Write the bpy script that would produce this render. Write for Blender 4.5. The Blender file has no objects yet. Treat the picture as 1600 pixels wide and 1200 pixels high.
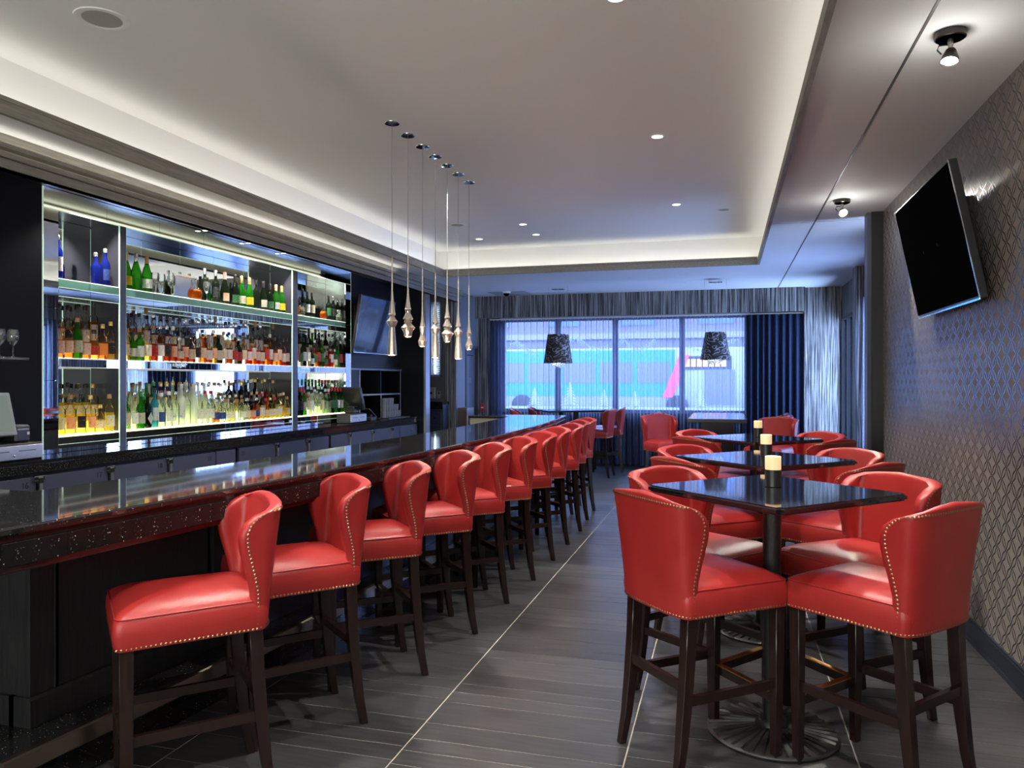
import bpy, bmesh, math, random
from mathutils import Vector, Matrix
R = math.radians
PI = math.pi
rnd = random.Random(7)
C = bpy.context.scene.collection
SC = bpy.context.scene

# ---------------------------------------------------------------- camera
YAW = math.atan(334 / 1200)
cd = bpy.data.cameras.new('camera')
cam = bpy.data.objects.new('camera', cd)
C.objects.link(cam)
cam.location = (0, 0, 1.5)
cam.rotation_euler = (R(90), 0, YAW)
cd.sensor_width = 36
cd.lens = 27.0
cd.shift_y = -5 / 1600
cd.clip_end = 300
SC.camera = cam
# ---------------------------------------------------------------- world, exposure
SC.view_settings.view_transform = 'Standard'
SC.view_settings.look = 'None'
SC.view_settings.gamma = 1
SC.view_settings.use_curve_mapping = False
SC.view_settings.exposure = 0.5
w = bpy.data.worlds.new('winter_sky')
SC.world = w
w.use_nodes = True
nt = w.node_tree
bg = nt.nodes['Background']
grad = nt.nodes.new('ShaderNodeTexCoord')
sep = nt.nodes.new('ShaderNodeSeparateXYZ')
rmp = nt.nodes.new('ShaderNodeValToRGB')
nt.links.new(grad.outputs['Generated'], sep.inputs[0])
nt.links.new(sep.outputs['Z'], rmp.inputs[0])
rmp.color_ramp.elements[0].color = (0.44, 0.61, 1.0, 1)
rmp.color_ramp.elements[1].color = (0.36, 0.54, 1.0, 1)
nt.links.new(rmp.outputs[0], bg.inputs[0])
bg.inputs[1].default_value = 16.5
SC.cycles.use_denoising = True
SC.cycles.max_bounces = 8
SC.cycles.diffuse_bounces = 4
SC.cycles.glossy_bounces = 5
SC.cycles.transmission_bounces = 4
SC.cycles.transparent_max_bounces = 24
SC.cycles.sample_clamp_indirect = 6
SC.cycles.caustics_reflective = False
SC.cycles.caustics_refractive = False


def light(name, kind, loc, energy, color=(1, .93, .84), parent=None, rot=(0, 0, 0), **k):
    d = bpy.data.lights.new(name, kind)
    d.energy = energy
    d.color = color
    for a, v in k.items():
        setattr(d, a, v)
    o = bpy.data.objects.new(name, d)
    C.objects.link(o)
    o.location = loc
    o.rotation_euler = rot
    if parent:
        o.parent = parent
    return o


# light strength of the room's lamps
E_DOWN = 180.0
E_SPOT = 90.0
E_SPILL = 2.4
E_COVE = 3.1
E_PUCK = 70.0
E_SHELF = 2.4
# added fill light behind the camera, tilted up to brighten the ceiling
light('rear_fill_light', 'AREA', (-1.6, -1.95, 1.9), 190, (.95, 1, .92), rot=(R(118), 0, 0), shape='RECTANGLE', size=4.0, size_y=2.0)
# daylight portal at the big window
light('window_portal', 'AREA', (-1.8, 13.58, 1.8), 1, rot=(R(-90), 0, 0), shape='RECTANGLE', size=4.6, size_y=1.8).data.cycles.is_portal = True

# ---------------------------------------------------------------- materials
MATS = {}


def N(nt, t, **k):
    n = nt.nodes.new(t)
    for a, v in k.items():
        setattr(n, a, v)
    return n


def mat(name, col=(.5, .5, .5), rough=.5, metal=0, spec=.5, bump=None, emit=None, noise=None, aniso=None, coat=0, speck=None):
    """bump=(scale, strength[, stretch]); noise=(scale, colour2, stretch); speck=(scale, thr, colour)"""
    if name in MATS:
        return MATS[name]
    m = bpy.data.materials.new(name)
    m.use_nodes = True
    nt = m.node_tree
    p = nt.nodes['Principled BSDF']
    L = nt.links.new
    p.inputs['Base Color'].default_value = (*col, 1)
    p.inputs['Roughness'].default_value = rough
    p.inputs['Metallic'].default_value = metal
    p.inputs['Specular IOR Level'].default_value = spec
    p.inputs['Coat Weight'].default_value = coat
    p.inputs['Coat Roughness'].default_value = .05
    co = None
    last = None

    def coord(stretch=(1, 1, 1)):
        nonlocal co
        if co is None:
            co = N(nt, 'ShaderNodeTexCoord')
        mp = N(nt, 'ShaderNodeMapping')
        mp.inputs['Scale'].default_value = stretch
        L(co.outputs['Object'], mp.inputs[0])
        return mp.outputs[0]
    if noise:
        sc, c2, st = noise
        n = N(nt, 'ShaderNodeTexNoise')
        n.inputs['Scale'].default_value = sc
        n.inputs['Detail'].default_value = 6
        L(coord(st), n.inputs['Vector'])
        r = N(nt, 'ShaderNodeValToRGB')
        r.color_ramp.elements[0].position = .35
        r.color_ramp.elements[1].position = .65
        r.color_ramp.elements[0].color = (*col, 1)
        r.color_ramp.elements[1].color = (*c2, 1)
        L(n.outputs[0], r.inputs[0])
        L(r.outputs[0], p.inputs['Base Color'])
        last = r.outputs[0]
    if speck:
        sc, thr, c2 = speck
        v = N(nt, 'ShaderNodeTexVoronoi')
        v.inputs['Scale'].default_value = sc
        L(coord(), v.inputs['Vector'])
        lt = N(nt, 'ShaderNodeMath', operation='LESS_THAN')
        lt.inputs[1].default_value = thr
        L(v.outputs['Distance'], lt.inputs[0])
        mu = N(nt, 'ShaderNodeSeparateColor')
        L(v.outputs['Color'], mu.inputs[0])
        ml = N(nt, 'ShaderNodeMath', operation='MULTIPLY')
        pw = N(nt, 'ShaderNodeMath', operation='POWER')
        pw.inputs[1].default_value = 9
        L(mu.outputs[0], pw.inputs[0])
        L(lt.outputs[0], ml.inputs[0])
        L(pw.outputs[0], ml.inputs[1])
        mx = N(nt, 'ShaderNodeMix', data_type='RGBA')
        L(ml.outputs[0], mx.inputs[0])
        mx.inputs[6].default_value = (*col, 1)
        mx.inputs[7].default_value = (*c2, 1)
        L(mx.outputs[2], p.inputs['Base Color'])
    if bump:
        n = N(nt, 'ShaderNodeTexNoise')
        n.inputs['Scale'].default_value = bump[0]
        n.inputs['Detail'].default_value = 3
        L(coord(bump[2] if len(bump) > 2 else (1, 1, 1)), n.inputs['Vector'])
        b = N(nt, 'ShaderNodeBump')
        b.inputs['Strength'].default_value = bump[1]
        b.inputs['Distance'].default_value = .004
        L(n.outputs[0], b.inputs['Height'])
        L(b.outputs[0], p.inputs['Normal'])
    if emit:
        p.inputs['Emission Color'].default_value = (*emit[0], 1)
        p.inputs['Emission Strength'].default_value = emit[1]
    MATS[name] = m
    return m


def glassy(name, tint=(1, 1, 1), gloss=.08, body=None, bodyf=0.0, rough=.02, facing=False):
    """thin see-through material: tinted transparent + fresnel gloss (+ a translucent body)."""
    if name in MATS:
        return MATS[name]
    m = bpy.data.materials.new(name)
    m.use_nodes = True
    nt = m.node_tree
    L = nt.links.new
    out = nt.nodes['Material Output']
    nt.nodes.remove(nt.nodes['Principled BSDF'])
    tr = N(nt, 'ShaderNodeBsdfTransparent')
    tr.inputs[0].default_value = (*tint, 1)
    cur = tr.outputs[0]
    if body:
        tl = N(nt, 'ShaderNodeBsdfTranslucent')
        df = N(nt, 'ShaderNodeBsdfDiffuse')
        tl.inputs[0].default_value = (*body, 1)
        df.inputs[0].default_value = (*body, 1)
        a = N(nt, 'ShaderNodeMixShader')
        a.inputs[0].default_value = .45
        L(tl.outputs[0], a.inputs[1])
        L(df.outputs[0], a.inputs[2])
        b = N(nt, 'ShaderNodeMixShader')
        b.inputs[0].default_value = bodyf
        if facing:
            lw = N(nt, 'ShaderNodeLayerWeight')
            lw.inputs[0].default_value = .5
            mr = N(nt, 'ShaderNodeMapRange')
            mr.inputs[3].default_value = bodyf
            mr.inputs[4].default_value = 1.0
            L(lw.outputs['Facing'], mr.inputs[0])
            L(mr.outputs[0], b.inputs[0])
        L(cur, b.inputs[1])
        L(a.outputs[0], b.inputs[2])
        cur = b.outputs[0]
    if gloss:
        g = N(nt, 'ShaderNodeBsdfGlossy')
        g.inputs['Roughness'].default_value = rough
        fr = N(nt, 'ShaderNodeLayerWeight')
        fr.inputs[0].default_value = gloss
        mx = N(nt, 'ShaderNodeMixShader')
        L(fr.outputs['Fresnel'], mx.inputs[0])
        L(cur, mx.inputs[1])
        L(g.outputs[0], mx.inputs[2])
        cur = mx.outputs[0]
    L(cur, out.inputs[0])
    MATS[name] = m
    return m


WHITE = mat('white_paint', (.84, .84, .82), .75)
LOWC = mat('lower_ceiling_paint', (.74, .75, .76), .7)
BLACK = mat('black_paint', (.010, .011, .015), .34, spec=.22, bump=(60, .1, (1, 1, .15)))
BLACK2 = mat('dull_black_panel', (.006, .006, .008), .5, spec=.08)
DARKWOOD = mat('black_stained_oak', (.012, .012, .014), .32, noise=(14, (.022, .021, .022), (6, 6, .5)), bump=(90, .25, (4, 4, .2)))
TAUPE = mat('taupe_wood_trim', (.21, .195, .165), .5, noise=(10, (.30, .28, .235), (5, .6, 9)), bump=(70, .2, (5, .4, 9)))
GRAN = mat('black_sparkle_granite', (.010, .010, .011), .045, spec=.9, speck=(130, .24, (.6, .55, .42)))
GRANA = mat('granite_apron', (.009, .008, .008), .10, spec=.35, speck=(130, .24, (.6, .55, .42)))
GRANT = mat('black_granite_table', (.008, .008, .010), .05, spec=.8, speck=(420, .22, (.3, .3, .32)))
LEATHER = mat('red_leather', (.27, .014, .015), .36, spec=.42, noise=(5, (.32, .024, .021), (1, 1, 1)), bump=(260, .18))
LEGW = mat('mahogany_stain', (.012, .0055, .005), .26, noise=(12, (.020, .009, .007), (6, 6, .5)))
BRASSN = mat('antique_brass', (.42, .27, .16), .33, metal=1)
BRASS = mat('brass_strip', (.55, .33, .12), .3, metal=1)
CHROME = mat('chrome', (.8, .8, .8), .08, metal=1)
STEEL = mat('brushed_steel', (.56, .50, .46), .3, metal=1, bump=(120, .08, (1, 12, 12)))
BRUSHM = mat('brushed_mirror_metal', (.62, .66, .62), .16, metal=1, bump=(60, .06, (20, .5, 20)))
MIRROR = mat('mirror', (.86, .90, .90), .012, metal=1)
GEDGE = mat('glass_edge', (.62, .82, .72), .2, emit=((.7, .95, .75), .25))
NAVY = mat('navy_lacquer', (.035, .042, .075), .4)
GREYL = mat('slate_lacquer', (.042, .046, .075), .38)
BRONZE = mat('satin_bronze', (.42, .36, .30), .28, metal=1)
IRON = mat('black_cast_iron', (.009, .008, .007), .45, spec=.6, bump=(160, .3))
IRONP = mat('black_hammered_pole', (.012, .012, .013), .3, bump=(350, .5))
PLASTB = mat('black_plastic', (.015, .015, .017), .35)
PLASTG = mat('grey_plastic', (.30, .32, .33), .4)
SCREEN = mat('dark_screen', (.004, .004, .005), .14, spec=.0)
SCREEN2 = mat('glossy_dark_screen', (.004, .004, .005), .04, spec=.8)
LIT = mat('lit_lens', (1, 1, 1), .5, emit=((1, .95, .88), 6))
BASEB = mat('navy_baseboard', (.012, .016, .026), .32)
GROUT = mat('pale_grout', (.36, .33, .285), .85)
LITSHELF = mat('lit_acrylic', (.8, .8, .5), .3, emit=((1.0, .93, .48), E_SHELF))
LEDM = mat('shelf_led', (1, 1, 1), .5, emit=((1, .96, .8), 14))
LITSOFT = mat('lit_glass_soft', (.8, .85, .75), .3, emit=((.95, 1.0, .82), .75))
WARMSH = mat('added_glow_shelf_glass', (.75, .6, .55), .15, emit=((1, .85, .72), 1.3))  # glow added to the glass to light the middle shelf bottles
GOLDG = mat('smoked_champagne_glass', (.80, .70, .60), .26, metal=.8)


def floor_mat():
    m = mat('charcoal_plank_tile', (.066, .060, .057), .30, spec=.55)
    nt = m.node_tree
    L = nt.links.new
    p = nt.nodes['Principled BSDF']
    co = N(nt, 'ShaderNodeTexCoord')
    oi = N(nt, 'ShaderNodeObjectInfo')
    add = N(nt, 'ShaderNodeVectorMath', operation='ADD')
    ml = N(nt, 'ShaderNodeVectorMath', operation='SCALE')
    ml.inputs['Scale'].default_value = 13
    cmb = N(nt, 'ShaderNodeCombineXYZ')
    L(oi.outputs['Random'], cmb.inputs[0])
    L(oi.outputs['Random'], cmb.inputs[1])
    L(cmb.outputs[0], ml.inputs[0])
    L(co.outputs['Object'], add.inputs[0])
    L(ml.outputs[0], add.inputs[1])
    mp = N(nt, 'ShaderNodeMapping')
    mp.inputs['Scale'].default_value = (2, 22, 1)
    L(add.outputs[0], mp.inputs[0])
    n = N(nt, 'ShaderNodeTexNoise')
    n.inputs['Scale'].default_value = 2.2
    n.inputs['Detail'].default_value = 8
    L(mp.outputs[0], n.inputs['Vector'])
    r = N(nt, 'ShaderNodeValToRGB')
    r.color_ramp.elements[0].position = .3
    r.color_ramp.elements[0].color = (.026, .026, .027, 1)
    r.color_ramp.elements[1].position = .72
    r.color_ramp.elements[1].color = (.058, .055, .055, 1)
    L(n.outputs[0], r.inputs[0])
    hv = N(nt, 'ShaderNodeHueSaturation')
    mr = N(nt, 'ShaderNodeMapRange')
    mr.inputs[3].default_value = .78
    mr.inputs[4].default_value = 1.22
    L(oi.outputs['Random'], mr.inputs[0])
    L(mr.outputs[0], hv.inputs['Value'])
    L(r.outputs[0], hv.inputs['Color'])
    L(hv.outputs[0], p.inputs['Base Color'])
    b = N(nt, 'ShaderNodeBump')
    b.inputs['Strength'].default_value = .12
    b.inputs['Distance'].default_value = .003
    L(n.outputs[0], b.inputs['Height'])
    L(b.outputs[0], p.inputs['Normal'])
    return m


FLOORM = floor_mat()


def fringe_mat(name, a, b, dark, along='x'):
    m = mat(name, a, .45, spec=.5)
    nt = m.node_tree
    L = nt.links.new
    p = nt.nodes['Principled BSDF']
    co = N(nt, 'ShaderNodeTexCoord')
    mp = N(nt, 'ShaderNodeMapping')
    mp.inputs['Scale'].default_value = (1, 1, .010)
    L(co.outputs['Object'], mp.inputs[0])
    n = N(nt, 'ShaderNodeTexNoise')
    n.inputs['Scale'].default_value = 88
    n.inputs['Detail'].default_value = 3
    n.inputs['Roughness'].default_value = .75
    L(mp.outputs[0], n.inputs['Vector'])
    r = N(nt, 'ShaderNodeValToRGB')
    e = r.color_ramp.elements
    e[0].position = .455
    e[0].color = (*dark, 1)
    e[1].position = .62
    e[1].color = (*b, 1)
    k = e.new(.50)
    k.color = (*a, 1)
    L(n.outputs[0], r.inputs[0])
    L(r.outputs[0], p.inputs['Base Color'])
    n2 = N(nt, 'ShaderNodeTexNoise')
    n2.inputs['Scale'].default_value = 260
    mp2 = N(nt, 'ShaderNodeMapping')
    mp2.inputs['Scale'].default_value = (1, 1, .25)
    L(co.outputs['Object'], mp2.inputs[0])
    L(mp2.outputs[0], n2.inputs['Vector'])
    ad = N(nt, 'ShaderNodeMath', operation='ADD')
    L(n.outputs[0], ad.inputs[0])
    L(n2.outputs[0], ad.inputs[1])
    bp = N(nt, 'ShaderNodeBump')
    bp.inputs['Strength'].default_value = .7
    bp.inputs['Distance'].default_value = .006
    L(ad.outputs[0], bp.inputs['Height'])
    L(bp.outputs[0], p.inputs['Normal'])
    return m


FRINGE = fringe_mat('beaded_string_wallcovering', (.11, .108, .105), (.42, .415, .41), (.006, .006, .009))


def paper_mat():
    """Trellis wallpaper: satin metallic ogee lines on a matte taupe ground."""
    m = mat('trellis_wallpaper', (.15, .125, .10), .5)
    nt = m.node_tree
    L = nt.links.new
    p = nt.nodes['Principled BSDF']
    co = N(nt, 'ShaderNodeTexCoord')
    sp = N(nt, 'ShaderNodeSeparateXYZ')
    L(co.outputs['Object'], sp.inputs[0])

    def M(op, a, b=None, c=None):
        n = N(nt, 'ShaderNodeMath', operation=op)
        for i, v in enumerate((a, b, c)):
            if v is None:
                continue
            if hasattr(v, 'links'):
                L(v, n.inputs[i])
            else:
                n.inputs[i].default_value = v
        return n.outputs[0]
    P, H = .145, .142
    y, z = sp.outputs['Y'], sp.outputs['Z']
    yn, zn = M('DIVIDE', y, P), M('DIVIDE', z, H)
    zc = M('SUBTRACT', zn, M('MULTIPLY', M('SINE', M('MULTIPLY', zn, 4 * PI)), -.035))
    yc = M('ADD', yn, M('MULTIPLY', M('SINE', M('MULTIPLY', yn, 4 * PI)), .03))
    ds = []
    for op in ('ADD', 'SUBTRACT'):
        a_ = M(op, yc, zc)
        f_ = M('ABSOLUTE', M('SUBTRACT', M('FRACT', M('ADD', a_, .5)), .5))
        ds.append(M('LESS_THAN', M('ABSOLUTE', M('SUBTRACT', f_, .105)), .034))
    line = M('MAXIMUM', ds[0], ds[1])
    mx = N(nt, 'ShaderNodeMix', data_type='RGBA')
    L(line, mx.inputs[0])
    mx.inputs[6].default_value = (.20, .172, .15, 1)
    mx.inputs[7].default_value = (.15, .17, .24, 1)
    L(mx.outputs[2], p.inputs['Base Color'])
    L(M('MULTIPLY', line, .95), p.inputs['Metallic'])
    L(M('SUBTRACT', .52, M('MULTIPLY', line, .30)), p.inputs['Roughness'])
    n = N(nt, 'ShaderNodeTexNoise')
    n.inputs['Scale'].default_value = 500
    L(co.outputs['Object'], n.inputs['Vector'])
    b = N(nt, 'ShaderNodeBump')
    b.inputs['Strength'].default_value = .15
    b.inputs['Distance'].default_value = .002
    L(n.outputs[0], b.inputs['Height'])
    L(b.outputs[0], p.inputs['Normal'])
    return m


PAPER = paper_mat()

# ---------------------------------------------------------------- geometry helpers


def addbox(bm, x0, x1, y0, y1, z0, z1, bev=0, seg=1):
    r = bmesh.ops.create_cube(bm, size=1)
    vs = r['verts']
    for v in vs:
        v.co = Vector(((x0 + x1) / 2 + v.co.x * (x1 - x0), (y0 + y1) / 2 + v.co.y * (y1 - y0), (z0 + z1) / 2 + v.co.z * (z1 - z0)))
    if bev:
        es = list({e for v in vs for e in v.link_edges})
        bmesh.ops.bevel(bm, geom=es, offset=bev, segments=seg, affect='EDGES', profile=.5)
    return vs


def addlathe(bm, prof, n=16, c=(0, 0), cap=True, squish=1.0, power=2.0):
    """prof: list of (r, z). power>2 gives a squarer section."""
    rings = []
    for r, z in prof:
        ring = []
        for i in range(n):
            a = 2 * PI * (i + .5) / n
            ca, sa = math.cos(a), math.sin(a)
            k = (abs(ca) ** power + abs(sa) ** power) ** (-1 / power)
            ring.append(bm.verts.new((c[0] + r * k * ca, c[1] + r * k * sa * squish, z)))
        rings.append(ring)
    for a, b in zip(rings, rings[1:]):
        for i in range(n):
            bm.faces.new((a[i], a[(i + 1) % n], b[(i + 1) % n], b[i]))
    if cap:
        if prof[0][0] > 1e-5:
            bm.faces.new(rings[0][::-1])
        if prof[-1][0] > 1e-5:
            bm.faces.new(rings[-1])
    return rings


def addtube(bm, pts, r, n=8, closed=False):
    pts = [Vector(p) for p in pts]
    rings = []
    m = len(pts)
    for i, p in enumerate(pts):
        a = pts[(i - 1) % m] if (i > 0 or closed) else p
        b = pts[(i + 1) % m] if (i < m - 1 or closed) else p
        d = (b - a).normalized()
        up = Vector((0, 0, 1)) if abs(d.z) < .95 else Vector((1, 0, 0))
        s = d.cross(up).normalized()
        t = s.cross(d)
        rr = r[i] if isinstance(r, (list, tuple)) else r
        rings.append([bm.verts.new(p + s * rr * math.cos(2 * PI * k / n) + t * rr * math.sin(2 * PI * k / n)) for k in range(n)])
    for i in range(m if closed else m - 1):
        a, b = rings[i], rings[(i + 1) % m]
        for k in range(n):
            bm.faces.new((a[k], a[(k + 1) % n], b[(k + 1) % n], b[k]))
    if not closed:
        bm.faces.new(rings[0][::-1])
        bm.faces.new(rings[-1])


def mesh(name, bm, m, smooth=False, angle=35):
    bmesh.ops.recalc_face_normals(bm, faces=bm.faces)
    me = bpy.data.meshes.new(name)
    bm.to_mesh(me)
    bm.free()
    me.materials.append(m)
    if smooth:
        me.polygons.foreach_set('use_smooth', [True] * len(me.polygons))
        if angle:
            me.set_sharp_from_angle(angle=R(angle))
    return me


def link(name, me, parent=None, loc=None, rot=None, m=None, **props):
    o = bpy.data.objects.new(name, me)
    C.objects.link(o)
    if parent:
        o.parent = parent
    if loc is not None:
        o.location = loc
    if rot is not None:
        o.rotation_euler = rot
    if m is not None:
        o.material_slots[0].link = 'OBJECT'
        o.material_slots[0].material = m
    for k, v in props.items():
        o[k] = v
    return o


def B(name, m, boxes, parent=None, bev=0, **props):
    bm = bmesh.new()
    for b in boxes:
        addbox(bm, *b, bev=bev)
    return link(name, mesh(name, bm, m, smooth=bev > 0), parent, **props)


def thing(name, label, cat, loc=(0, 0, 0), rz=0, group=None):
    o = bpy.data.objects.new(name, None)
    C.objects.link(o)
    o.empty_display_size = .1
    o.location = loc
    o.rotation_euler = (0, 0, rz)
    o['label'] = label
    o['category'] = cat
    if group:
        o['group'] = group
    return o


def tag(o, label, cat, group=None):
    o['label'] = label
    o['category'] = cat
    if group:
        o['group'] = group
    return o


def dup(o, loc, rz=None, label=None, group=None):
    def cp(a, par):
        b = a.copy()
        C.objects.link(b)
        b.parent = par
        for ch in kids.get(a.name, ()):
            cp(ch, b)
        return b
    kids = {}

    def walk(a):
        kids[a.name] = list(a.children)
        for ch in kids[a.name]:
            walk(ch)
    walk(o)
    r = cp(o, None)
    r.location = loc
    if rz is not None:
        r.rotation_euler = (0, 0, rz)
    if label:
        r['label'] = label
    if group:
        r['group'] = group
    return r


def S(name, m, boxes, bev=0, parent=None):
    o = B(name, m, boxes, parent, bev)
    o['kind'] = 'structure'
    return o


ORD = ('first second third fourth fifth sixth seventh eighth ninth tenth eleventh twelfth thirteenth fourteenth fifteenth sixteenth '
       'seventeenth eighteenth nineteenth twentieth twenty-first twenty-second twenty-third twenty-fourth twenty-fifth twenty-sixth '
       'twenty-seventh twenty-eighth twenty-ninth thirtieth thirty-first thirty-second').split()

# ================================================================ STRUCTURE
ZL, ZU = 3.03, 3.355
CX0, CX1, CY0, CY1 = -3.83, .385, -.8, 10.2
XR = 1.37
# floor with plank tiles
fl = S('floor', GROUT, [(-5.4, 2.0, -2.2, 14.0, -.12, -.0015)])
WID = [.116, .108, .151, .229]
cols = [(-2.155, -1.27, .0), (-1.27, -.385, -.029), (-.385, .50, -.10), (.50, 1.368, -.043)]
tile_me = {}
far = bmesh.new()


def tile_mesh(wx, wy):
    k = (round(wx, 3), wy)
    if k not in tile_me:
        bm = bmesh.new()
        addbox(bm, .0032, wx - .0032, .0022, wy - .0022, -.012, 0)
        bm.faces.ensure_lookup_table()
        tile_me[k] = mesh('floor_tile', bm, FLOORM)
    return tile_me[k]


allcols = [(-5.3, -4.81, .05), (-4.81, -3.925, .02), (-3.925, -3.04, .1), (-3.04, -2.155, .07)] + cols + [(1.385, 1.84, .03)]
for (x0, x1, off) in allcols:
    y = -2.15 + off - .001
    # keep the measured joint at y = 2.803 (+offset)
    y = 2.803 + off - .604 * 8
    k = 0
    while y < 13.6:
        wy = WID[k % 4]
        inner = (x0, x1, off) in cols
        if inner and 2.1 < y < 10.4:
            link('floor_tile', tile_mesh(x1 - x0, wy), fl, (x0, y, 0))
        elif y > -2.1 and not (x0 > 1.3 and y < 7.7):
            addbox(far, x0 + .003, x1 - .003, y + .003, y + wy - .003, -.012, 0)
        y += wy
        k += 1
link('distant_floor_tiles', mesh('distant_floor_tiles', far, FLOORM), fl, kind='stuff')

# walls
NAVYW = mat('blue_grey_wallpaper', (.16, .17, .20), .6, bump=(60, .2, (3, 3, .2)))
S('wall_right', PAPER, [(XR, XR + .3, -2.1, 7.57, 0, ZL)])
S('wall_right_far', FRINGE, [(1.82, 2.0, 7.7, 9.5, 0, ZL), (1.82, 2.0, 11.0, 12.25, 0, ZL), (1.82, 2.0, 9.5, 11.0, 0, .5), (1.82, 2.0, 9.5, 11.0, 2.52, ZL), (1.82, 2.0, 12.25, 13.5, 0, .50), (1.82, 2.0, 12.25, 13.5, 2.52, ZL), (1.62, 2.0, 7.9, 7.95, 0, ZL)])
S('wall_near', BLACK, [(-5.4, 1.7, -2.2, -2.05, 0, 3.4)])
S('baseboard_right', BASEB, [(XR - .018, XR, -2.1, 7.57, 0, .115), (XR - .026, XR, -2.1, 7.57, 0, .022), (XR - .012, XR, -2.1, 7.57, .115, .128)])
col = S('trim_1', mat('dark_brown_column', (.016, .013, .013), .35, bump=(70, .2, (5, 5, .3))), [(1.275, 1.40, 7.57, 7.72, 0, ZL)])
S('trim_2', mat('grey_column_edge', (.09, .10, .14), .45), [(1.24, 1.275, 7.60, 7.74, 0, ZL)])
S('trim_3', FRINGE, [(1.67, 1.83, 11.1, 11.35, 0, ZL)])
# far wall: fringe piers, dado, head
S('wall_back', FRINGE, [(1.24, 2.0, 13.42, 13.8, 0, ZL)])
S('wall_back_left_pier', FRINGE, [(-4.6, -4.19, 13.45, 13.8, 0, ZL)])
S('wall_back_dado', mat('dark_dado', (.03, .035, .055), .6), [(-4.19, 1.24, 13.66, 13.8, 0, .96), (.37, 1.24, 13.66, 13.8, .96, 2.66), (-4.19, 1.24, 13.66, 13.8, 2.64, ZL), (-4.19, -4.0, 13.66, 13.8, .96, 2.64)])
S('trim_4', FRINGE, [(-4.4, 1.24, 13.30, 13.34, 2.635, ZL)])
# window with four panes
win = S('window_1', mat('window_frame_paint', (.34, .37, .47), .5), [(-4.02, .39, 13.64, 13.74, .93, .99), (-4.02, .39, 13.64, 13.74, 2.58, 2.66)] +
        [(x - .05, x + .05, 13.64, 13.74, .99, 2.58) for x in (-3.98, -2.93, -1.89, -.73, .355)])
GLASSW = glassy('window_glass', (.93, .96, 1.0), .05)
for a, b in ((-3.93, -2.98), (-2.88, -1.94), (-1.84, -.78), (-.68, .305)):
    B('glass_pane', GLASSW, [(a, b, 13.685, 13.691, .99, 2.58)], win)
w2 = S('window_2', BLACK, [(1.80, 1.86, 12.25, 12.29, .5, 2.52), (1.80, 1.86, 13.38, 13.42, .5, 2.52), (1.80, 1.86, 12.25, 13.42, .5, .54), (1.80, 1.86, 12.25, 13.42, 2.48, 2.52), (1.80, 1.86, 12.80, 12.84, .54, 2.48)])
B('glass_pane', GLASSW, [(1.84, 1.845, 12.29, 12.80, .54, 2.48)], w2)
B('glass_pane', GLASSW, [(1.84, 1.845, 12.84, 13.38, .54, 2.48)], w2)

w4 = S('window_4', BLACK, [(1.88, 1.94, 9.5, 9.55, .5, 2.52), (1.88, 1.94, 10.95, 11.0, .5, 2.52), (1.88, 1.94, 9.5, 11.0, .5, .55), (1.88, 1.94, 9.5, 11.0, 2.47, 2.52), (1.88, 1.94, 10.22, 10.27, .55, 2.47)])
B('glass_pane', GLASSW, [(1.90, 1.905, 9.55, 10.22, .55, 2.47)], w4)
B('glass_pane', GLASSW, [(1.90, 1.905, 10.27, 10.95, .55, 2.47)], w4)

# ceiling: lower ring, cove, upper tray
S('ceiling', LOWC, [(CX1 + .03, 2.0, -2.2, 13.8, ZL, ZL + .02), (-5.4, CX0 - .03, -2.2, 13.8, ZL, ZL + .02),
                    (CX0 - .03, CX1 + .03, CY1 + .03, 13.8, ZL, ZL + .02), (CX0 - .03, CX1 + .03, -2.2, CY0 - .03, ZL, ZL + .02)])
q = .17
S('ceiling_tray', WHITE, [(CX0 - q, CX1 + q, CY0 - q, CY1 + q, ZU, ZU + .05),
                          (CX0 - q - .05, CX0 - q, CY0 - q, CY1 + q, ZL + .02, ZU), (CX1 + q, CX1 + q + .05, CY0 - q, CY1 + q, ZL + .02, ZU),
                          (CX0 - q, CX1 + q, CY1 + q, CY1 + q + .05, ZL + .02, ZU), (CX0 - q, CX1 + q, CY0 - q - .05, CY0 - q, ZL + .02, ZU)])
t5 = S('trim_5', TAUPE, [(CX0 - .03, CX0, CY0, CY1 + .03, 2.972, 3.045), (CX1, CX1 + .03, CY0, CY1 + .03, 2.972, 3.045),
                         (CX0, CX1, CY1, CY1 + .03, 2.972, 3.045), (CX0, CX1, CY0 - .03, CY0, 2.972, 3.045)])
S('trim_6', TAUPE, [(CX0 - .036, CX0 - .008, CY0, CY1 + .03, 3.050, 3.075), (CX1 + .008, CX1 + .036, CY0, CY1 + .03, 3.050, 3.075),
                    (CX0, CX1, CY1 + .008, CY1 + .036, 3.050, 3.075), (CX0, CX1, CY0 - .036, CY0 - .008, 3.050, 3.075)])
COVE = mat('cove_led', (1, 1, 1), .5, emit=((1, .96, .86), E_COVE * 2))
cv = thing('cove_light_strip', 'continuous warm white light strip hidden on the ledge of the ceiling tray', 'light strip')
B('led_strip', COVE, [(CX0 - .06, CX0 - .04, CY0, CY1, 3.052, 3.062), (CX1 + .04, CX1 + .06, CY0, CY1, 3.052, 3.062)], cv)
B('led_strip', COVE, [(CX0, CX1, CY1 + .04, CY1 + .06, 3.052, 3.062), (CX0, CX1, CY0 - .06, CY0 - .04, 3.052, 3.062)], cv)
JM = mat('joint_strip', (.10, .10, .10), .5)
S('trim_7', JM, [(.819, .831, -2, 13.3, ZL - .004, ZL + .001)])
S('trim_8', mat('joint_pale', (.4, .4, .42), .5), [(CX1 + .05, 1.24, 7.897, 7.903, ZL - .002, ZL + .001)])

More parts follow.
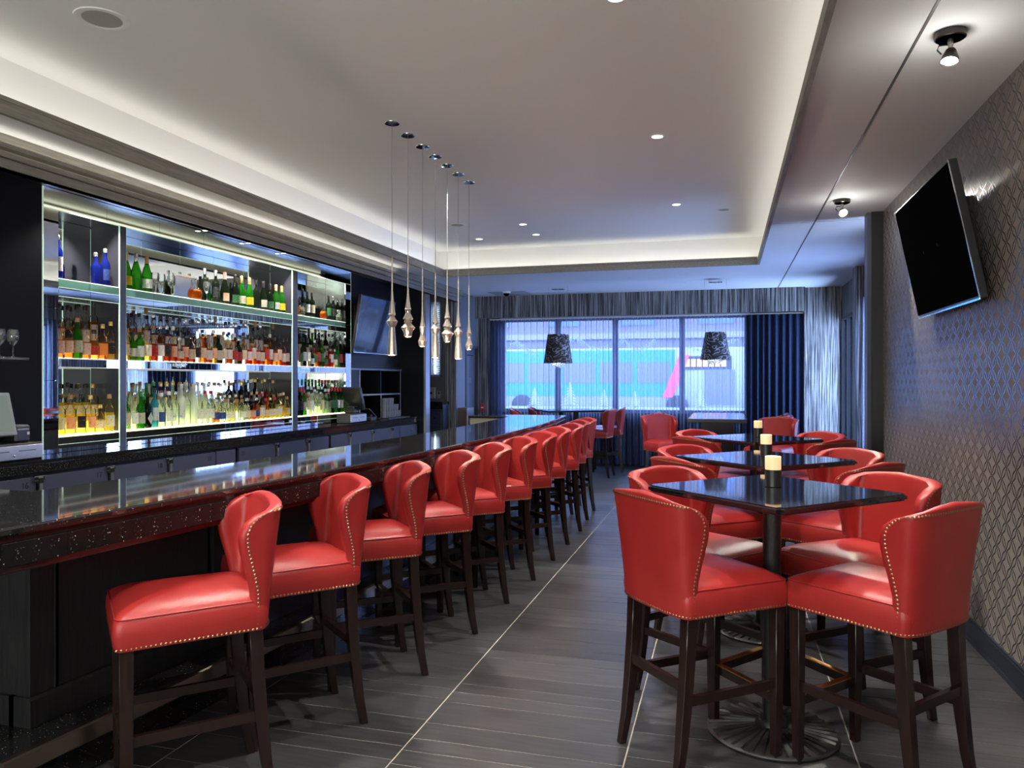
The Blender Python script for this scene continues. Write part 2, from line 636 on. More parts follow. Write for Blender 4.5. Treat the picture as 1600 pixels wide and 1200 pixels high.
# left side: crown, soffit, walls
crown = S('trim_9', TAUPE, [(-4.42, -4.300, -2, 12.33, 2.957, 3.028), (-4.42, -4.318, -2, 12.32, 2.892, 2.951), (-4.42, -4.330, -2, 12.31, 2.83, 2.886), (-4.42, -4.35, -2, 12.30, 2.83, 3.02)])
S('trim_10', TAUPE, [(-4.30, -4.232, -2, 12.33, 2.924, 2.932), (-4.238, -4.232, -2, 12.33, 2.932, 2.952)])  # lip added to hide the crown's fill strip from below
cl = thing('crown_fill_strip', 'added warm light strip behind the wooden crown lip, brightening the ceiling beside it', 'light strip')  # strip added to brighten the ceiling between crown and tray
B('led_strip', mat('crown_fill_glow', (1, 1, 1), .5, emit=((1, .96, .84), 3.0)), [(-4.290, -4.250, -2, 9.6, 2.934, 2.938)], cl)
S('ceiling_soffit', BRUSHM, [(-5.3, -4.42, 4.56, 9.46, 2.957, 2.975)])
S('ceiling_soffit_dark', BLACK, [(-5.3, -4.42, -2, 4.56, 2.957, 2.975), (-5.3, -4.42, 9.46, 11.15, 2.957, 2.975)])
S('wall_left', BLACK2, [(-5.5, -5.25, -2.2, 13.8, 0, 3.05), (-5.25, -4.9, -2.1, 4.565, 0, 2.957), (-4.9, -4.885, 3.2, 3.9, 1.0, 2.957)])
S('wall_left_tv', BLACK, [(-5.25, -4.9, 9.455, 11.15, 1.66, 2.957), (-5.25, -4.9, 9.455, 9.70, 0, 1.66), (-5.25, -5.19, 9.7, 11.15, 0, 1.66)])
S('wall_left_cubby_back', BLACK2, [(-5.19, -5.155, 9.7, 11.15, 0, 1.655)])
S('wall_left_end', BLACK, [(-5.25, -4.53, 11.15, 11.2, 0, 3.0)])
S('trim_11', mat('pale_blue_metal_edge', (.45, .47, .52), .3, metal=.6), [(-4.53, -4.495, 11.15, 11.32, 0, 2.95)])
S('wall_left_niche', NAVYW, [(-5.5, -5.42, 11.2, 12.45, 0, 3.0), (-5.5, -4.71, 12.36, 12.44, 0, 1.60), (-5.5, -4.71, 12.36, 12.44, 2.86, 3.0), (-5.5, -4.875, 12.36, 12.44, 1.60, 2.86), (-4.71, -4.56, 12.36, 12.44, 0, 3.0)])
S('trim_12', FRINGE, [(-4.605, -4.40, 12.27, 12.35, 0, 3.0)])
S('wall_left_far', NAVYW, [(-4.6, -4.4, 12.35, 12.76, 0, ZL), (-4.6, -4.4, 13.44, 13.8, 0, ZL), (-4.6, -4.4, 12.76, 13.44, 2.12, ZL)])
d1 = S('door_1', mat('blue_grey_door', (.12, .13, .18), .45), [(-4.5, -4.44, 12.80, 13.40, 0, 2.08)])
B('door_frame', mat('door_frame_blue', (.05, .055, .08), .45), [(-4.46, -4.385, 12.755, 12.80, 0, 2.13), (-4.46, -4.385, 13.40, 13.445, 0, 2.13), (-4.46, -4.385, 12.755, 13.445, 2.08, 2.13)], d1)
for z0, z1 in ((.2, .85), (1.0, 1.95)):
    B('groove_shade', BLACK2, [(-4.4405, -4.437, 12.885, 13.315, z0 - .015, z1 + .015)], d1)  # flat black rim put in for the shade around each panel
    B('door_panel', MATS['blue_grey_door'], [(-4.44, -4.428, 12.90, 13.30, z0, z1)], d1, bev=.006)
B('door_handle', STEEL, [(-4.44, -4.39, 12.84, 12.86, .93, .95), (-4.40, -4.385, 12.84, 12.94, .93, .95)], d1)
B('door_sign', STEEL, [(-4.44, -4.425, 13.05, 13.14, 1.47, 1.56)], d1)


# ================================================================ BAR
def bx(y):
    return -1.73 - .016 * (y - 6) ** 2


def sweep(bm, prof, y0, y1, n, base=bx):
    """closed profile [(dx, z)] swept along the bar's curve"""
    rings = []
    for i in range(n + 1):
        y = y0 + (y1 - y0) * i / n
        dx = (base(y + .01) - base(y - .01)) / .02
        nx, ny = 1 / math.hypot(1, dx), -dx / math.hypot(1, dx)
        rings.append([bm.verts.new((base(y) + p * nx, y + p * ny * (0 if i in (0, n) else 1), z)) for p, z in prof])
    k = len(prof)
    for a, b in zip(rings, rings[1:]):
        for j in range(k):
            bm.faces.new((a[j], a[(j + 1) % k], b[(j + 1) % k], b[j]))
    bm.faces.new(rings[0])
    bm.faces.new(rings[-1][::-1])


def SW(name, m, prof, y0, y1, n, parent, smooth=False, **pr):
    bm = bmesh.new()
    sweep(bm, prof, y0, y1, n)
    return link(name, mesh(name, bm, m, smooth), parent, **pr)


bar = thing('bar_counter', 'long gently curved bar with black sparkling granite top and black wood front', 'bar')
top = [(-.66, 1.042), (-.66, 1.066), (-.656, 1.07), (-.006, 1.07), (0, 1.064), (0, 1.050), (-.006, 1.042)]
SW('countertop', GRAN, top, 1.73, 9.40, 40, bar, True)
B('countertop_return', GRAN, [(-3.9, -2.022, 1.73, 2.385, 1.042, 1.0705)], bar, bev=.004)
B('countertop_end', GRAN, [(-3.05, -2.50, 8.95, 9.40, 1.042, 1.0695)], bar, bev=.004)
SW('upper_rail', mat('red_brown_lacquer', (.020, .007, .007), .2, spec=.3), [(-.5, 1.025), (-.5, 1.0415), (-.014, 1.0415), (-.014, 1.025)], 1.745, 9.38, 40, bar)
B('upper_rail_return', MATS['red_brown_lacquer'], [(-3.9, -2.03, 1.745, 2.2, 1.025, 1.0415)], bar)
k = 0
yj = 1.75
while yj < 9.3:
    a, b = yj + .001, min(yj + .2035 - .001, 9.36)
    bm = bmesh.new()
    sweep(bm, [(-.03, .952), (-.03, 1.024), (-.006, 1.024), (-.004, 1.022), (-.004, .954), (-.006, .952)], a, b, 1)
    link('granite_tile', mesh('granite_tile', bm, GRANA), bar)
    yj += .2035
    k += 1
for i in range(8):
    B('granite_tile', GRANA, [(-2.03 - .2035 * (i + 1) + .001, -2.03 - .2035 * i - .001, 1.735, 1.755, .952, 1.024)], bar)
SW('apron_core', GROUT, [(-.06, .952), (-.06, 1.024), (-.012, 1.024), (-.012, .952)], 1.76, 9.35, 40, bar)
SW('lower_rail', mat('red_lacquer_rail', (.035, .008, .009), .25, spec=.35), [(-.5, .930), (-.5, .951), (-.010, .951), (-.018, .938), (-.022, .930)], 1.745, 9.37, 40, bar)
SW('underside', BLACK, [(-.62, .951), (-.62, 1.03), (-.12, 1.03), (-.12, .951)], 1.9, 9.33, 40, bar)
body = [(-.66, .22), (-.66, .93), (-.55, .93), (-.55, .22)]
SW('body', DARKWOOD, body, 2.25, 9.3, 40, bar)
B('body_return', DARKWOOD, [(-3.9, -2.60, 2.26, 2.38, 0, .93)], bar)
# stiles and panels on the customer side
yy = 2.245
while yy < 9.2:
    pw = .80
    SW('stile', DARKWOOD, [(-.55, .33), (-.55, .93), (-.512, .93), (-.512, .33)], yy, yy + .10, 2, bar)
    a, b = yy + .125, min(yy + .125 + pw - .03, 9.28)
    SW('panel', DARKWOOD, [(-.55, .33), (-.55, .93), (-.522, .93), (-.522, .33)], a, b, 6, bar)
    yy += .125 + pw
SW('plinth', DARKWOOD, [(-.60, .225), (-.60, .335), (-.505, .335), (-.498, .325), (-.498, .225)], 2.235, 9.32, 40, bar)
B('plinth_return', DARKWOOD, [(-3.9, -2.53, 2.235, 2.30, .225, .335)], bar)
# foot ledge in granite tiles, bronze nosing
yj = 2.0
while yj < 9.2:
    bm = bmesh.new()
    sweep(bm, [(-.62, .20), (-.62, .2245), (-.36, .2245), (-.355, .22), (-.355, .20)], yj + .001, min(yj + .304, 9.35) - .001, 1)
    link('ledge_tile', mesh('ledge_tile', bm, GRAN), bar)
    yj += .305
B('ledge_tile', GRAN, [(-2.90, -2.60, 2.0, 2.24, .20, .2245)], bar)
SW('ledge_riser', GRAN, [(-.62, 0), (-.62, .20), (-.42, .20), (-.42, 0)], 2.03, 9.33, 40, bar)
SW('foot_rail', BRONZE, [(-.372, .160), (-.372, .219), (-.352, .231), (-.328, .231), (-.322, .225), (-.322, .166), (-.328, .160)], 2.0, 9.35, 40, bar)
B('stainless_backsplash', mat('olive_lit_steel', (.42, .40, .30), .35, metal=.4), [(-3.03, -2.52, 8.965, 8.985, .93, 1.04)], bar)  # olive light falling on this panel is put into its colour
B('end_body', DARKWOOD, [(-3.03, -2.3, 9.0, 9.3, 0, 1.04)], bar)

# ================================================================ BACK BAR COUNTER + CABINETS
bc = thing('back_counter', 'black granite counter running under the lit bottle shelves', 'counter')
B('countertop', GRAN, [(-4.9, -4.59, 2.6, 11.13, .925, .95), (-5.16, -4.9, 9.7, 11.13, .925, .95)], bc, bev=.004)
B('apron', GRAN, [(-4.62, -4.594, 2.6, 11.13, .862, .922)], bc, bev=.003)
B('carcass', BLACK, [(-4.9, -4.66, 2.6, 11.13, .05, .92), (-4.9, -4.63, 2.6, 11.13, .84, .86)], bc)


def text_mesh(txt, size, m):
    cu = bpy.data.curves.new('lettering', 'FONT')
    cu.body = txt
    cu.size = size
    cu.extrude = .0006
    cu.align_x = 'CENTER'
    cu.align_y = 'CENTER'
    cu.materials.append(m)
    o0 = bpy.data.objects.new('tmp', cu)
    C.objects.link(o0)
    me = bpy.data.meshes.new_from_object(o0.evaluated_get(bpy.context.evaluated_depsgraph_get()))
    bpy.data.objects.remove(o0)
    return me


def num(txt, y, z, size, parent):
    cu = bpy.data.curves.new('door_number', 'FONT')
    cu.body = txt
    cu.size = size
    cu.extrude = .0008
    cu.align_x = 'CENTER'
    cu.align_y = 'CENTER'
    cu.materials.append(mat('number_ink', (.006, .006, .01), .3))
    o0 = bpy.data.objects.new('tmp', cu)
    C.objects.link(o0)
    me = bpy.data.meshes.new_from_object(o0.evaluated_get(bpy.context.evaluated_depsgraph_get()))
    bpy.data.objects.remove(o0)
    o = bpy.data.objects.new('door_number', me)
    C.objects.link(o)
    o.parent = parent
    o.location = (-4.609, y, z)
    o.rotation_euler = (R(90), 0, R(90))
    return o


doors = [(2.95, 3.59, 1, ''), (3.60, 4.25, 1, '16'), (4.27, 4.895, 1, '17'), (4.91, 5.55, 1, '18'), (5.565, 6.195, 0, '19'), (6.21, 6.50, 0, ''), (6.56, 7.19, 1, '20'),
         (7.21, 7.86, 1, ''), (7.875, 8.33, 0, ''), (8.38, 8.86, 1, ''), (8.88, 9.525, 1, ''), (9.54, 10.15, 1, ''), (10.17, 10.41, 0, ''), (10.43, 11.08, 2, '')]
where = {'16': 'marked with the number sixteen', '17': 'marked with the number seventeen', '18': 'marked with the number eighteen', '19': 'marked with the number nineteen', '20': 'marked with the number twenty'}
plain = iter(['without number left of the door marked sixteen', 'that is narrow without handle right of nineteen', 'with steel latch right of the door marked twenty', 'that is plain without latch below the right bottle bay',
              'with latch below the mirror strip end', 'with latch below the second cash drawer', 'with latch below the card terminal and glasses', 'that is narrow and plain beside the drawer unit', 'with round knob at far end of back counter'])
for i, (a, b, kd, tx) in enumerate(doors):
    lab = 'slate blue cabinet ' + ('door unit ' if kd != 2 else 'drawer ') + (where[tx] if tx else next(plain))
    t = thing('back_bar_cabinet', lab, 'cabinet', (0, 0, 0), 0, 'cabinets under the back counter')
    B('body', BLACK, [(-4.658, -4.632, a, b, .06, .838)], t)
    if kd == 2:
        d = B('drawer', GREYL, [(-4.632, -4.61, a, b, .66, .835)], t, bev=.003)
        bm = bmesh.new()
        addlathe(bm, [(.004, 0), (.006, .015), (.016, .022), (.018, .03), (.012, .036), (.001, .038)], 12)
        link('knob', mesh('knob', bm, CHROME, True), d, (-4.61, 10.80, .75), (0, R(90), 0))
        B('door', GREYL, [(-4.632, -4.61, a, b, .08, .65)], t, bev=.003)
    else:
        d = B('door', GREYL, [(-4.632, -4.61, a, b, .08, .835)], t, bev=.003)
        if kd:
            yl = b + .045 if b < 4 else b + .06
            yl = b - .03 if i > 6 else b + .006
            h = B('latch', CHROME, [(-4.61, -4.585, yl - .04, yl + .045, .805, .84), (-4.61, -4.578, yl - .012, yl + .03, .785, .83)], t, bev=.006)
            B('latch_bar', STEEL, [(-4.61, -4.592, yl + .008, yl + .034, .2, .79)], t, bev=.003)
    if tx:
        y = b - .09 if tx != '20' else a + .06
        num(tx, y, .78, .06, t)

# ================================================================ BACK BAR DISPLAY NICHE
XM = -4.9
XB = -5.2
bays = [(4.716, 5.326), (5.398, 7.994), (8.106, 9.302)]
bayn = ['left', 'middle', 'right']
disp = thing('bottle_display', 'mirrored wall niche of the back bar framing three bays of bottle shelves', 'display')
for i in range(8):
    a = 4.579 + i * .6086
    B('mirror_tile', MIRROR, [(XM - .02, XM, a + .0015, a + .6086 - .0015, 2.803, 2.954)], disp)
for (a, b) in ((4.579, 4.712), (9.304, 9.448)):
    for z0, z1 in ((.952, 1.50), (1.503, 2.05), (2.053, 2.80)):
        B('mirror_tile', MIRROR, [(XM - .02, XM, a, b, z0, z1)], disp)
B('mirror_edge', GEDGE, [(XM - .02, XM + .001, 4.573, 4.579, .952, 2.954), (XM - .02, XM + .001, 9.448, 9.454, .952, 2.954), (XM - .02, XM + .001, 4.579, 9.448, 2.7995, 2.8025)], disp)
B('niche_ceiling', BRUSHM, [(XB, XM - .02, 4.58, 9.45, 2.80, 2.81)], disp)
for bi, (a, b) in enumerate(bays):
    n = {0: 1, 1: 5, 2: 2}[bi]
    wd = (b - a) / n
    for i in range(n):
        for z0, z1 in ((1.0, 1.60), (1.67, 2.145), (2.21, 2.80)):
            B('mirror_panel', MIRROR, [(XB - .01, XB, a + i * wd + .002, a + (i + 1) * wd - .002, z0 + .002, z1 - .002)], disp)
POSTM = mat('dark_post', (.045, .045, .06), .3, metal=.3)
for (a, b) in ((5.330, 5.394), (7.998, 8.102)):
    B('post', POSTM, [(XB, XM + .004, a, b, .952, 2.80)], disp)
    B('post_edge', GEDGE, [(XM - .012, XM + .002, a - .004, a - .001, .952, 2.80), (XM - .012, XM + .002, b + .001, b + .004, .952, 2.80)], disp)
for (a, b) in ((4.70, 4.715), (9.303, 9.318)):
    B('niche_side', BRUSHM, [(XB, XM - .022, a, b, .952, 2.80)], disp)
B('niche_back', BLACK, [(XB - .03, XB - .012, 4.6, 9.44, .95, 2.95)], disp)
B('panel_joint', GEDGE, [(XB - .012, XB - .009, 4.716, 9.302, 1.0, 2.79)], disp)
for bi, (a, b) in enumerate(bays):
    bn = bayn[bi]
    a += .002
    b -= .002
    sh = thing('display_shelf', f'thick glass and mirror shelf on top of the {bn} bay, holding champagne and decanters' if bi else 'thick glass and mirror shelf at the top of the left bay with blue bottles', 'shelf')
    B('glass_top', LITSOFT, [(XB + .002, XM - .004, a, b, 2.279, 2.285)], sh)
    n = max(1, round((b - a) / .305))
    wd = (b - a) / n
    for i in range(n):
        B('glass_tile', glassy('pale_glass_tile', (.5, .75, .7), .25, (.35, .6, .55), .5), [(XM - .02, XM - .003, a + i * wd + .0015, a + (i + 1) * wd - .0015, 2.219, 2.278)], sh)
        B('mirror_tile', MIRROR, [(XM - .02, XM - .002, a + i * wd + .0015, a + (i + 1) * wd - .0015, 2.150, 2.214)], sh)
    B('edge_strip', GEDGE, [(XM - .02, XM - .001, a, b, 2.2145, 2.2185), (XM - .02, XM - .001, a, b, 2.146, 2.1495)], sh)
    B('shelf_bottom', BRUSHM, [(XB + .002, XM - .021, a, b, 2.147, 2.16)], sh)
    sh = thing('display_shelf', f'mirror fronted middle shelf of the {bn} bay crowded with spirit bottles', 'shelf')
    B('glass_top', WARMSH, [(XB + .002, XM - .003, a, b, 1.670, 1.676), (XB + .002, -5.055, a, b, 1.68, 1.765)], sh)
    n = max(1, round((b - a) / .61))
    wd = (b - a) / n
    for i in range(n):
        B('mirror_tile', MIRROR, [(XM - .02, XM - .002, a + i * wd + .0015, a + (i + 1) * wd - .0015, 1.607, 1.6685)], sh)
    B('edge_strip', mat('pale_edge', (.7, .62, .55), .3, emit=((1, .85, .7), .3)), [(XM - .02, XM - .001, a, b, 1.602, 1.6065), (XM - .004, XM, a, b, 1.669, 1.677)], sh)
    B('shelf_bottom', BRUSHM, [(XB + .002, XM - .021, a, b, 1.603, 1.615)], sh)
    sh = thing('display_shelf', f'glowing yellow lit bottom shelf of the {bn} bay under its bottles', 'shelf')
    B('lit_top', LITSHELF, [(XB + .002, XM - .004, a, b, 1.070, 1.080), (XB + .002, -5.06, a, b, 1.08, 1.165)], sh)
    for i in range(n):
        B('mirror_riser', MIRROR, [(XM - .02, XM - .002, a + i * wd + .0015, a + (i + 1) * wd - .0015, 1.014, 1.067)], sh)
        B('mirror_riser', MIRROR, [(XM - .02, XM - .002, a + i * wd + .0015, a + (i + 1) * wd - .0015, .953, 1.010)], sh)
    B('edge_strip', GEDGE, [(XM - .02, XM - .001, a, b, 1.0105, 1.0135)], sh)
S('trim_13', WHITE, [(-4.432, -4.422, 4.3, 9.6, 2.832, 2.955)])
ls = thing('soffit_light_strip', 'pale yellow light strip running behind the wooden crown over the bottle niche', 'light strip')
B('led_strip', mat('soffit_led', (1, 1, 1), .5, emit=((1, .97, .72), .7)), [(-4.452, -4.436, 4.6, 9.44, 2.925, 2.94)], ls)
# puck lights
for i, y in enumerate((6.37, 7.07, 7.74)):
    t = thing('puck_light', f'small round puck light in the soffit over the bottles, {ORD[i]} from the left', 'light', (-4.86, y, 2.957), 0, 'puck lights over the bottle niche')
    bm = bmesh.new()
    addlathe(bm, [(.024, -.004), (.036, -.004), (.038, 0), (.024, 0)], 20, cap=False)
    link('trim_ring', mesh('trim_ring', bm, CHROME, True), t)
    bm = bmesh.new()
    addlathe(bm, [(.024, -.003), (.024, -.001)], 16)
    link('lens', mesh('lens', bm, LIT), t)
for y in (5.0, 6.37, 7.07, 7.74, 8.6):
    light('puck_lamp', 'SPOT', (-4.80, y, 2.94), E_PUCK, (1, .95, .86), spot_size=R(125), spot_blend=.6, shadow_soft_size=.03)

# ---------------------------------------------------------------- bottles
GL = {
    'clear': glassy('bottle_clear', (.97, .985, .97), .16),
    'green': glassy('bottle_green', (.22, .62, .12), .16, (.03, .25, .02), .35),
    'dark': glassy('bottle_dark', (.08, .12, .05), .2, (.01, .018, .008), .75),
    'blue': glassy('bottle_blue', (.25, .6, .8), .16, (.1, .5, .7), .4),
    'cobalt': glassy('bottle_cobalt', (.08, .12, .7), .2, (.02, .04, .4), .6),
    'frosted': glassy('bottle_frosted', (.9, .95, .9), .05, (.85, .9, .82), .72, .3),
}
LQ = {
    'amber': glassy('liquid_amber', (1.0, .56, .14), 0, (.62, .28, .06), .26),
    'golden': glassy('liquid_gold', (1.0, .82, .30), 0, (.85, .62, .15), .26),
    'brown': glassy('liquid_brown', (.70, .22, .07), 0, (.28, .07, .02), .45),
    'red': glassy('liquid_red', (.8, .04, .02), 0, (.55, .02, .015), .6),
    'clear': glassy('liquid_clear', (.95, .98, .95), 0, (.85, .9, .8), .12),
    'yellow': glassy('liquid_yellow', (1.0, .92, .25), 0, (.85, .75, .15), .4),
    'orange': glassy('liquid_orange', (1.0, .45, .08), 0, (.9, .3, .04), .5),
}
CAPM = {'black': mat('cap_black', (.012, .012, .012), .3), 'gold': mat('cap_gold', (.75, .52, .18), .3, metal=.8), 'red': mat('cap_red', (.55, .02, .02), .35),
        'silver': mat('cap_silver', (.7, .7, .7), .25, metal=.9), 'cork': mat('cap_cork', (.42, .24, .12), .7), 'white': mat('cap_white', (.8, .8, .78), .5),
        'green': mat('cap_green', (.02, .25, .06), .4), 'pink': mat('cap_pink', (.75, .35, .28), .4)}


def label_mat(name, bgc, ink, seed):
    m = mat(name, bgc, .6)
    nt = m.node_tree
    L = nt.links.new
    p = nt.nodes['Principled BSDF']
    co = N(nt, 'ShaderNodeTexCoord')
    mp = N(nt, 'ShaderNodeMapping')
    mp.inputs['Scale'].default_value = (60, 60, 140)
    mp.inputs['Location'].default_value = (seed, seed * 3, seed)
    L(co.outputs['Object'], mp.inputs[0])
    n = N(nt, 'ShaderNodeTexNoise')
    n.inputs['Scale'].default_value = 1
    L(mp.outputs[0], n.inputs['Vector'])
    r = N(nt, 'ShaderNodeValToRGB')
    r.color_ramp.interpolation = 'CONSTANT'
    r.color_ramp.elements[0].color = (*bgc, 1)
    r.color_ramp.elements[1].position = .64
    r.color_ramp.elements[1].color = (*[i_ * .6 + b_ * .4 for i_, b_ in zip(ink, bgc)], 1)
    L(n.outputs[0], r.inputs[0])
    L(r.outputs[0], p.inputs['Base Color'])
    return m


LBM = {'cream': label_mat('label_cream', (.72, .66, .52), (.2, .12, .06), 1), 'white': label_mat('label_white', (.8, .8, .78), (.1, .1, .12), 2),
       'black': label_mat('label_black', (.02, .02, .025), (.5, .4, .2), 3), 'orange': label_mat('label_orange', (.85, .38, .08), (.5, .15, .03), 4),
       'yellow': label_mat('label_yellow', (.95, .62, .03), (.7, .35, .02), 5), 'blue': label_mat('label_blue', (.05, .10, .35), (.6, .6, .6), 6),
       'red': label_mat('label_red', (.5, .03, .03), (.75, .65, .5), 7), 'green': label_mat('label_green', (.03, .16, .06), (.6, .55, .3), 8),
       'peach': label_mat('label_peach', (.82, .52, .36), (.35, .15, .08), 9)}

# shape: profile, label z-range & radius, liquid top, cap (r, z0, z1), power
SHAPES = {
    'round': dict(p=[(.030, 0), (.037, .006), (.037, .165), (.034, .185), (.018, .215), (.0135, .235), (.0135, .285), (.0155, .288), (.0155, .295), (.012, .297)], lab=(.045, .135, .0378), liq=.15, cap=(.0165, .272, .305), pw=2),
    'tall': dict(p=[(.028, 0), (.034, .006), (.034, .205), (.030, .222), (.014, .245), (.013, .31), (.016, .312), (.012, .318)], lab=(.06, .17, .0348), liq=.19, cap=(.016, .30, .335), pw=2),
    'square': dict(p=[(.030, 0), (.0345, .005), (.0345, .15), (.030, .165), (.015, .185), (.0125, .20), (.0125, .245), (.015, .247), (.012, .252)], lab=(.03, .12, .0352), liq=.13, cap=(.0165, .235, .268), pw=5),
    'squat': dict(p=[(.032, 0), (.039, .008), (.0415, .05), (.040, .10), (.032, .135), (.016, .155), (.013, .165), (.013, .195), (.017, .197), (.012, .20)], lab=(.03, .095, .0424), liq=.10, cap=(.019, .19, .222), pw=2),
    'shouldered': dict(p=[(.032, 0), (.038, .006), (.0385, .14), (.0405, .165), (.039, .185), (.020, .205), (.0145, .225), (.0165, .245), (.0145, .27), (.0155, .278), (.012, .285)], lab=(.04, .13, .0392), liq=.15, cap=(.017, .265, .30), pw=2),
    'champagne': dict(p=[(.036, 0), (.0445, .01), (.0445, .13), (.041, .165), (.024, .225), (.0155, .26), (.0140, .305), (.0165, .308), (.012, .315)], lab=(.035, .115, .0453), liq=.17, cap=(.0172, .245, .325), pw=2),
    'wine': dict(p=[(.034, 0), (.0385, .008), (.0385, .19), (.034, .212), (.018, .232), (.0135, .25), (.0135, .31), (.015, .315), (.012, .32)], lab=(.06, .16, .0392), liq=.2, cap=(.0155, .27, .325), pw=2),
}
BMESH = {}
for k, s in SHAPES.items():
    bm = bmesh.new()
    addlathe(bm, s['p'], 16, power=s['pw'])
    g = mesh(k + '_bottle_glass', bm, GL['clear'], True, 50)
    bm = bmesh.new()
    lp = [(r - .004, max(z, .006)) for r, z in s['p'] if z < s['liq']] + [(s['p'][3][0] - .005 if s['liq'] < .19 else s['p'][2][0] - .004, s['liq'])]
    addlathe(bm, lp, 14, power=s['pw'])
    l = mesh('liquid', bm, LQ['amber'], True, 50)
    z0, z1, r = s['lab']
    bm = bmesh.new()
    n = 9
    rows = []
    for z in (z0, z1):
        row = []
        for i in range(n):
            a = R(-68 + 136 * i / (n - 1))
            ca, sa = math.cos(a), math.sin(a)
            kk = (abs(ca) ** s['pw'] + abs(sa) ** s['pw']) ** (-1 / s['pw'])
            row.append(bm.verts.new((r * kk * ca, r * kk * sa, z)))
        rows.append(row)
    for i in range(n - 1):
        bm.faces.new((rows[0][i], rows[0][i + 1], rows[1][i + 1], rows[1][i]))
    bmesh.ops.solidify(bm, geom=bm.faces[:], thickness=.0006)
    b = mesh('paper_label', bm, LBM['cream'], False)
    cr, c0, c1 = s['cap']
    bm = bmesh.new()
    addlathe(bm, [(cr * .95, c0), (cr, c0 + .003), (cr, c1 - .004), (cr * .85, c1)], 12)
    c = mesh('cap', bm, CAPM['black'], True)
    BMESH[k] = (g, l, b, c)
bm = bmesh.new()
addlathe(bm, [(.012, 0), (.013, .012), (.006, .02), (.004, .045), (.002, .06)], 8)
POURER = mesh('pour_spout', bm, CHROME, True)
NB = 0


def bottle(shape, loc, glass='clear', liq='amber', lab='cream', cap='black', label='', group='', rz=None, sc=1.0, spout=False):
    global NB
    NB += 1
    g, l, b, c = BMESH[shape]
    name = 'champagne_bottle' if shape == 'champagne' else ('wine_bottle' if shape == 'wine' else 'liquor_bottle')
    o = link(name, g, None, loc, (0, 0, rnd.uniform(-.3, .3) - .25 if rz is None else rz), GL[glass])
    o.scale = (min(sc, 1.0), min(sc, 1.0), sc * rnd.uniform(.97, 1.04) if sc == 1.0 else sc)
    tag(o, label, 'bottle', group)
    if glass != 'frosted' and glass != 'dark' and liq:
        link('liquid', l, o, m=LQ[liq])
    if lab:
        link('paper_label', b, o, m=LBM[lab])
    link('cap', c, o, m=CAPM[cap])
    if spout:
        link('pour_spout', POURER, o, (0, 0, SHAPES[shape]['cap'][2] - .005))
    return o


def adj(glass, liq, shape):
    if glass in ('green', 'dark', 'blue', 'cobalt', 'frosted'):
        return glass
    return liq if liq else 'clear'


def row(bay, x, z, n, pick, rowname, shelfname, grp, y0=None, y1=None):
    a, b = bays[bay]
    a = a + .006 if y0 is None else y0
    b = b - .006 if y1 is None else y1
    for i in range(n):
        y = a + (b - a) * (i + .5) / n + rnd.uniform(-.003, .003)
        sh, gl, lq, lb, cp = pick(i, y)
        col = adj(gl, lq, sh)
        t = f'{col} {sh} bottle with {cp} cap, {ORD[i]} from the left, {rowname} row, {bayn[bay]} bay, {shelfname} shelf'
        spout = rnd.random() < .15 and shelfname == 'lit'
        big = 1.17 if (shelfname == 'middle' and rowname == 'back') else (1.07 if shelfname == 'middle' else (.90 if rowname == 'inner' else 1.04))
        o = bottle(sh, (x + rnd.uniform(-.005, .005), y, z), gl, lq, lb, cp, t, grp, spout=spout, sc=big * rnd.uniform(.97, 1.03) * (1.14 if sh == 'tall' and gl == 'frosted' else 1))
        if pick is gins and i == 3:
            bm = bmesh.new()
            vs_ = [bm.verts.new(v_) for v_ in ((.039, 0, .03), (.033, .034, .085), (.039, 0, .14), (.033, -.034, .085))]
            bm.faces.new((vs_[0], vs_[1], vs_[2]))
            bm.faces.new((vs_[0], vs_[2], vs_[3]))
            bmesh.ops.solidify(bm, geom=bm.faces[:], thickness=.001)
            link('diamond_label', mesh('diamond_label', bm, LBM['white']), o)
        if pick is gins and i == 7:
            for tx_, z_, s_ in (('VODKA', .085, .026),):
                me_ = text_mesh(tx_, s_, mat('blue_ink', (.03, .06, .5), .4))
                link('lettering', me_, o, (.039, 0, z_), (R(90), 0, R(90)))


ch = rnd.choice
G2 = 'spirit bottles on the middle shelf'
G3 = 'spirit bottles on the lit bottom shelf'
ZS2, ZS2b, ZS3, ZS3b = 1.677, 1.766, 1.081, 1.166


def whisky(i, y):
    return (ch(['round', 'square', 'square', 'shouldered', 'squat']), ch(['clear'] * 9 + ['green']), ch(['amber', 'amber', 'brown', 'golden']), ch(['cream', 'black', 'white', 'peach', 'orange', 'red']), ch(['black', 'cork', 'gold', 'silver', 'black']))


def whisky_mid(i, y):
    if y > 7.1:
        return (ch(['round', 'tall', 'shouldered']), 'clear', ch(['brown', 'amber', 'red', 'clear']), ch(['cream', 'white', 'blue', 'red']), ch(['red', 'black', 'black', 'white']))
    return (ch(['round', 'square', 'squat', 'shouldered', 'round']), ch(['clear'] * 8 + ['dark', 'green']), ch(['amber', 'brown', 'brown', 'golden', 'clear']), ch(['cream', 'white', 'white', 'black', 'red', 'peach']), ch(['black', 'silver', 'cork', 'black', 'white']))


def whisky_back(i, y):
    return (ch(['round', 'tall', 'shouldered']), 'clear', ch(['clear', 'golden', 'amber', 'brown']), ch(['cream', 'white', None, 'black']), ch(['black', 'cork', 'silver', 'black']))


def right_mid(i, y):
    return (ch(['round', 'tall', 'squat', 'wine']), ch(['clear', 'clear', 'green', 'dark']), ch(['clear', 'red', 'golden', 'brown']), ch(['white', 'cream', 'red', 'green', None]), ch(['black', 'silver', 'black']))


def left_low(i, y):
    return (ch(['squat', 'shouldered', 'round']), 'clear', ch(['yellow', 'golden', 'golden']), ch(['cream', 'peach', 'white', 'black']), ch(['black', 'gold', 'cork']))


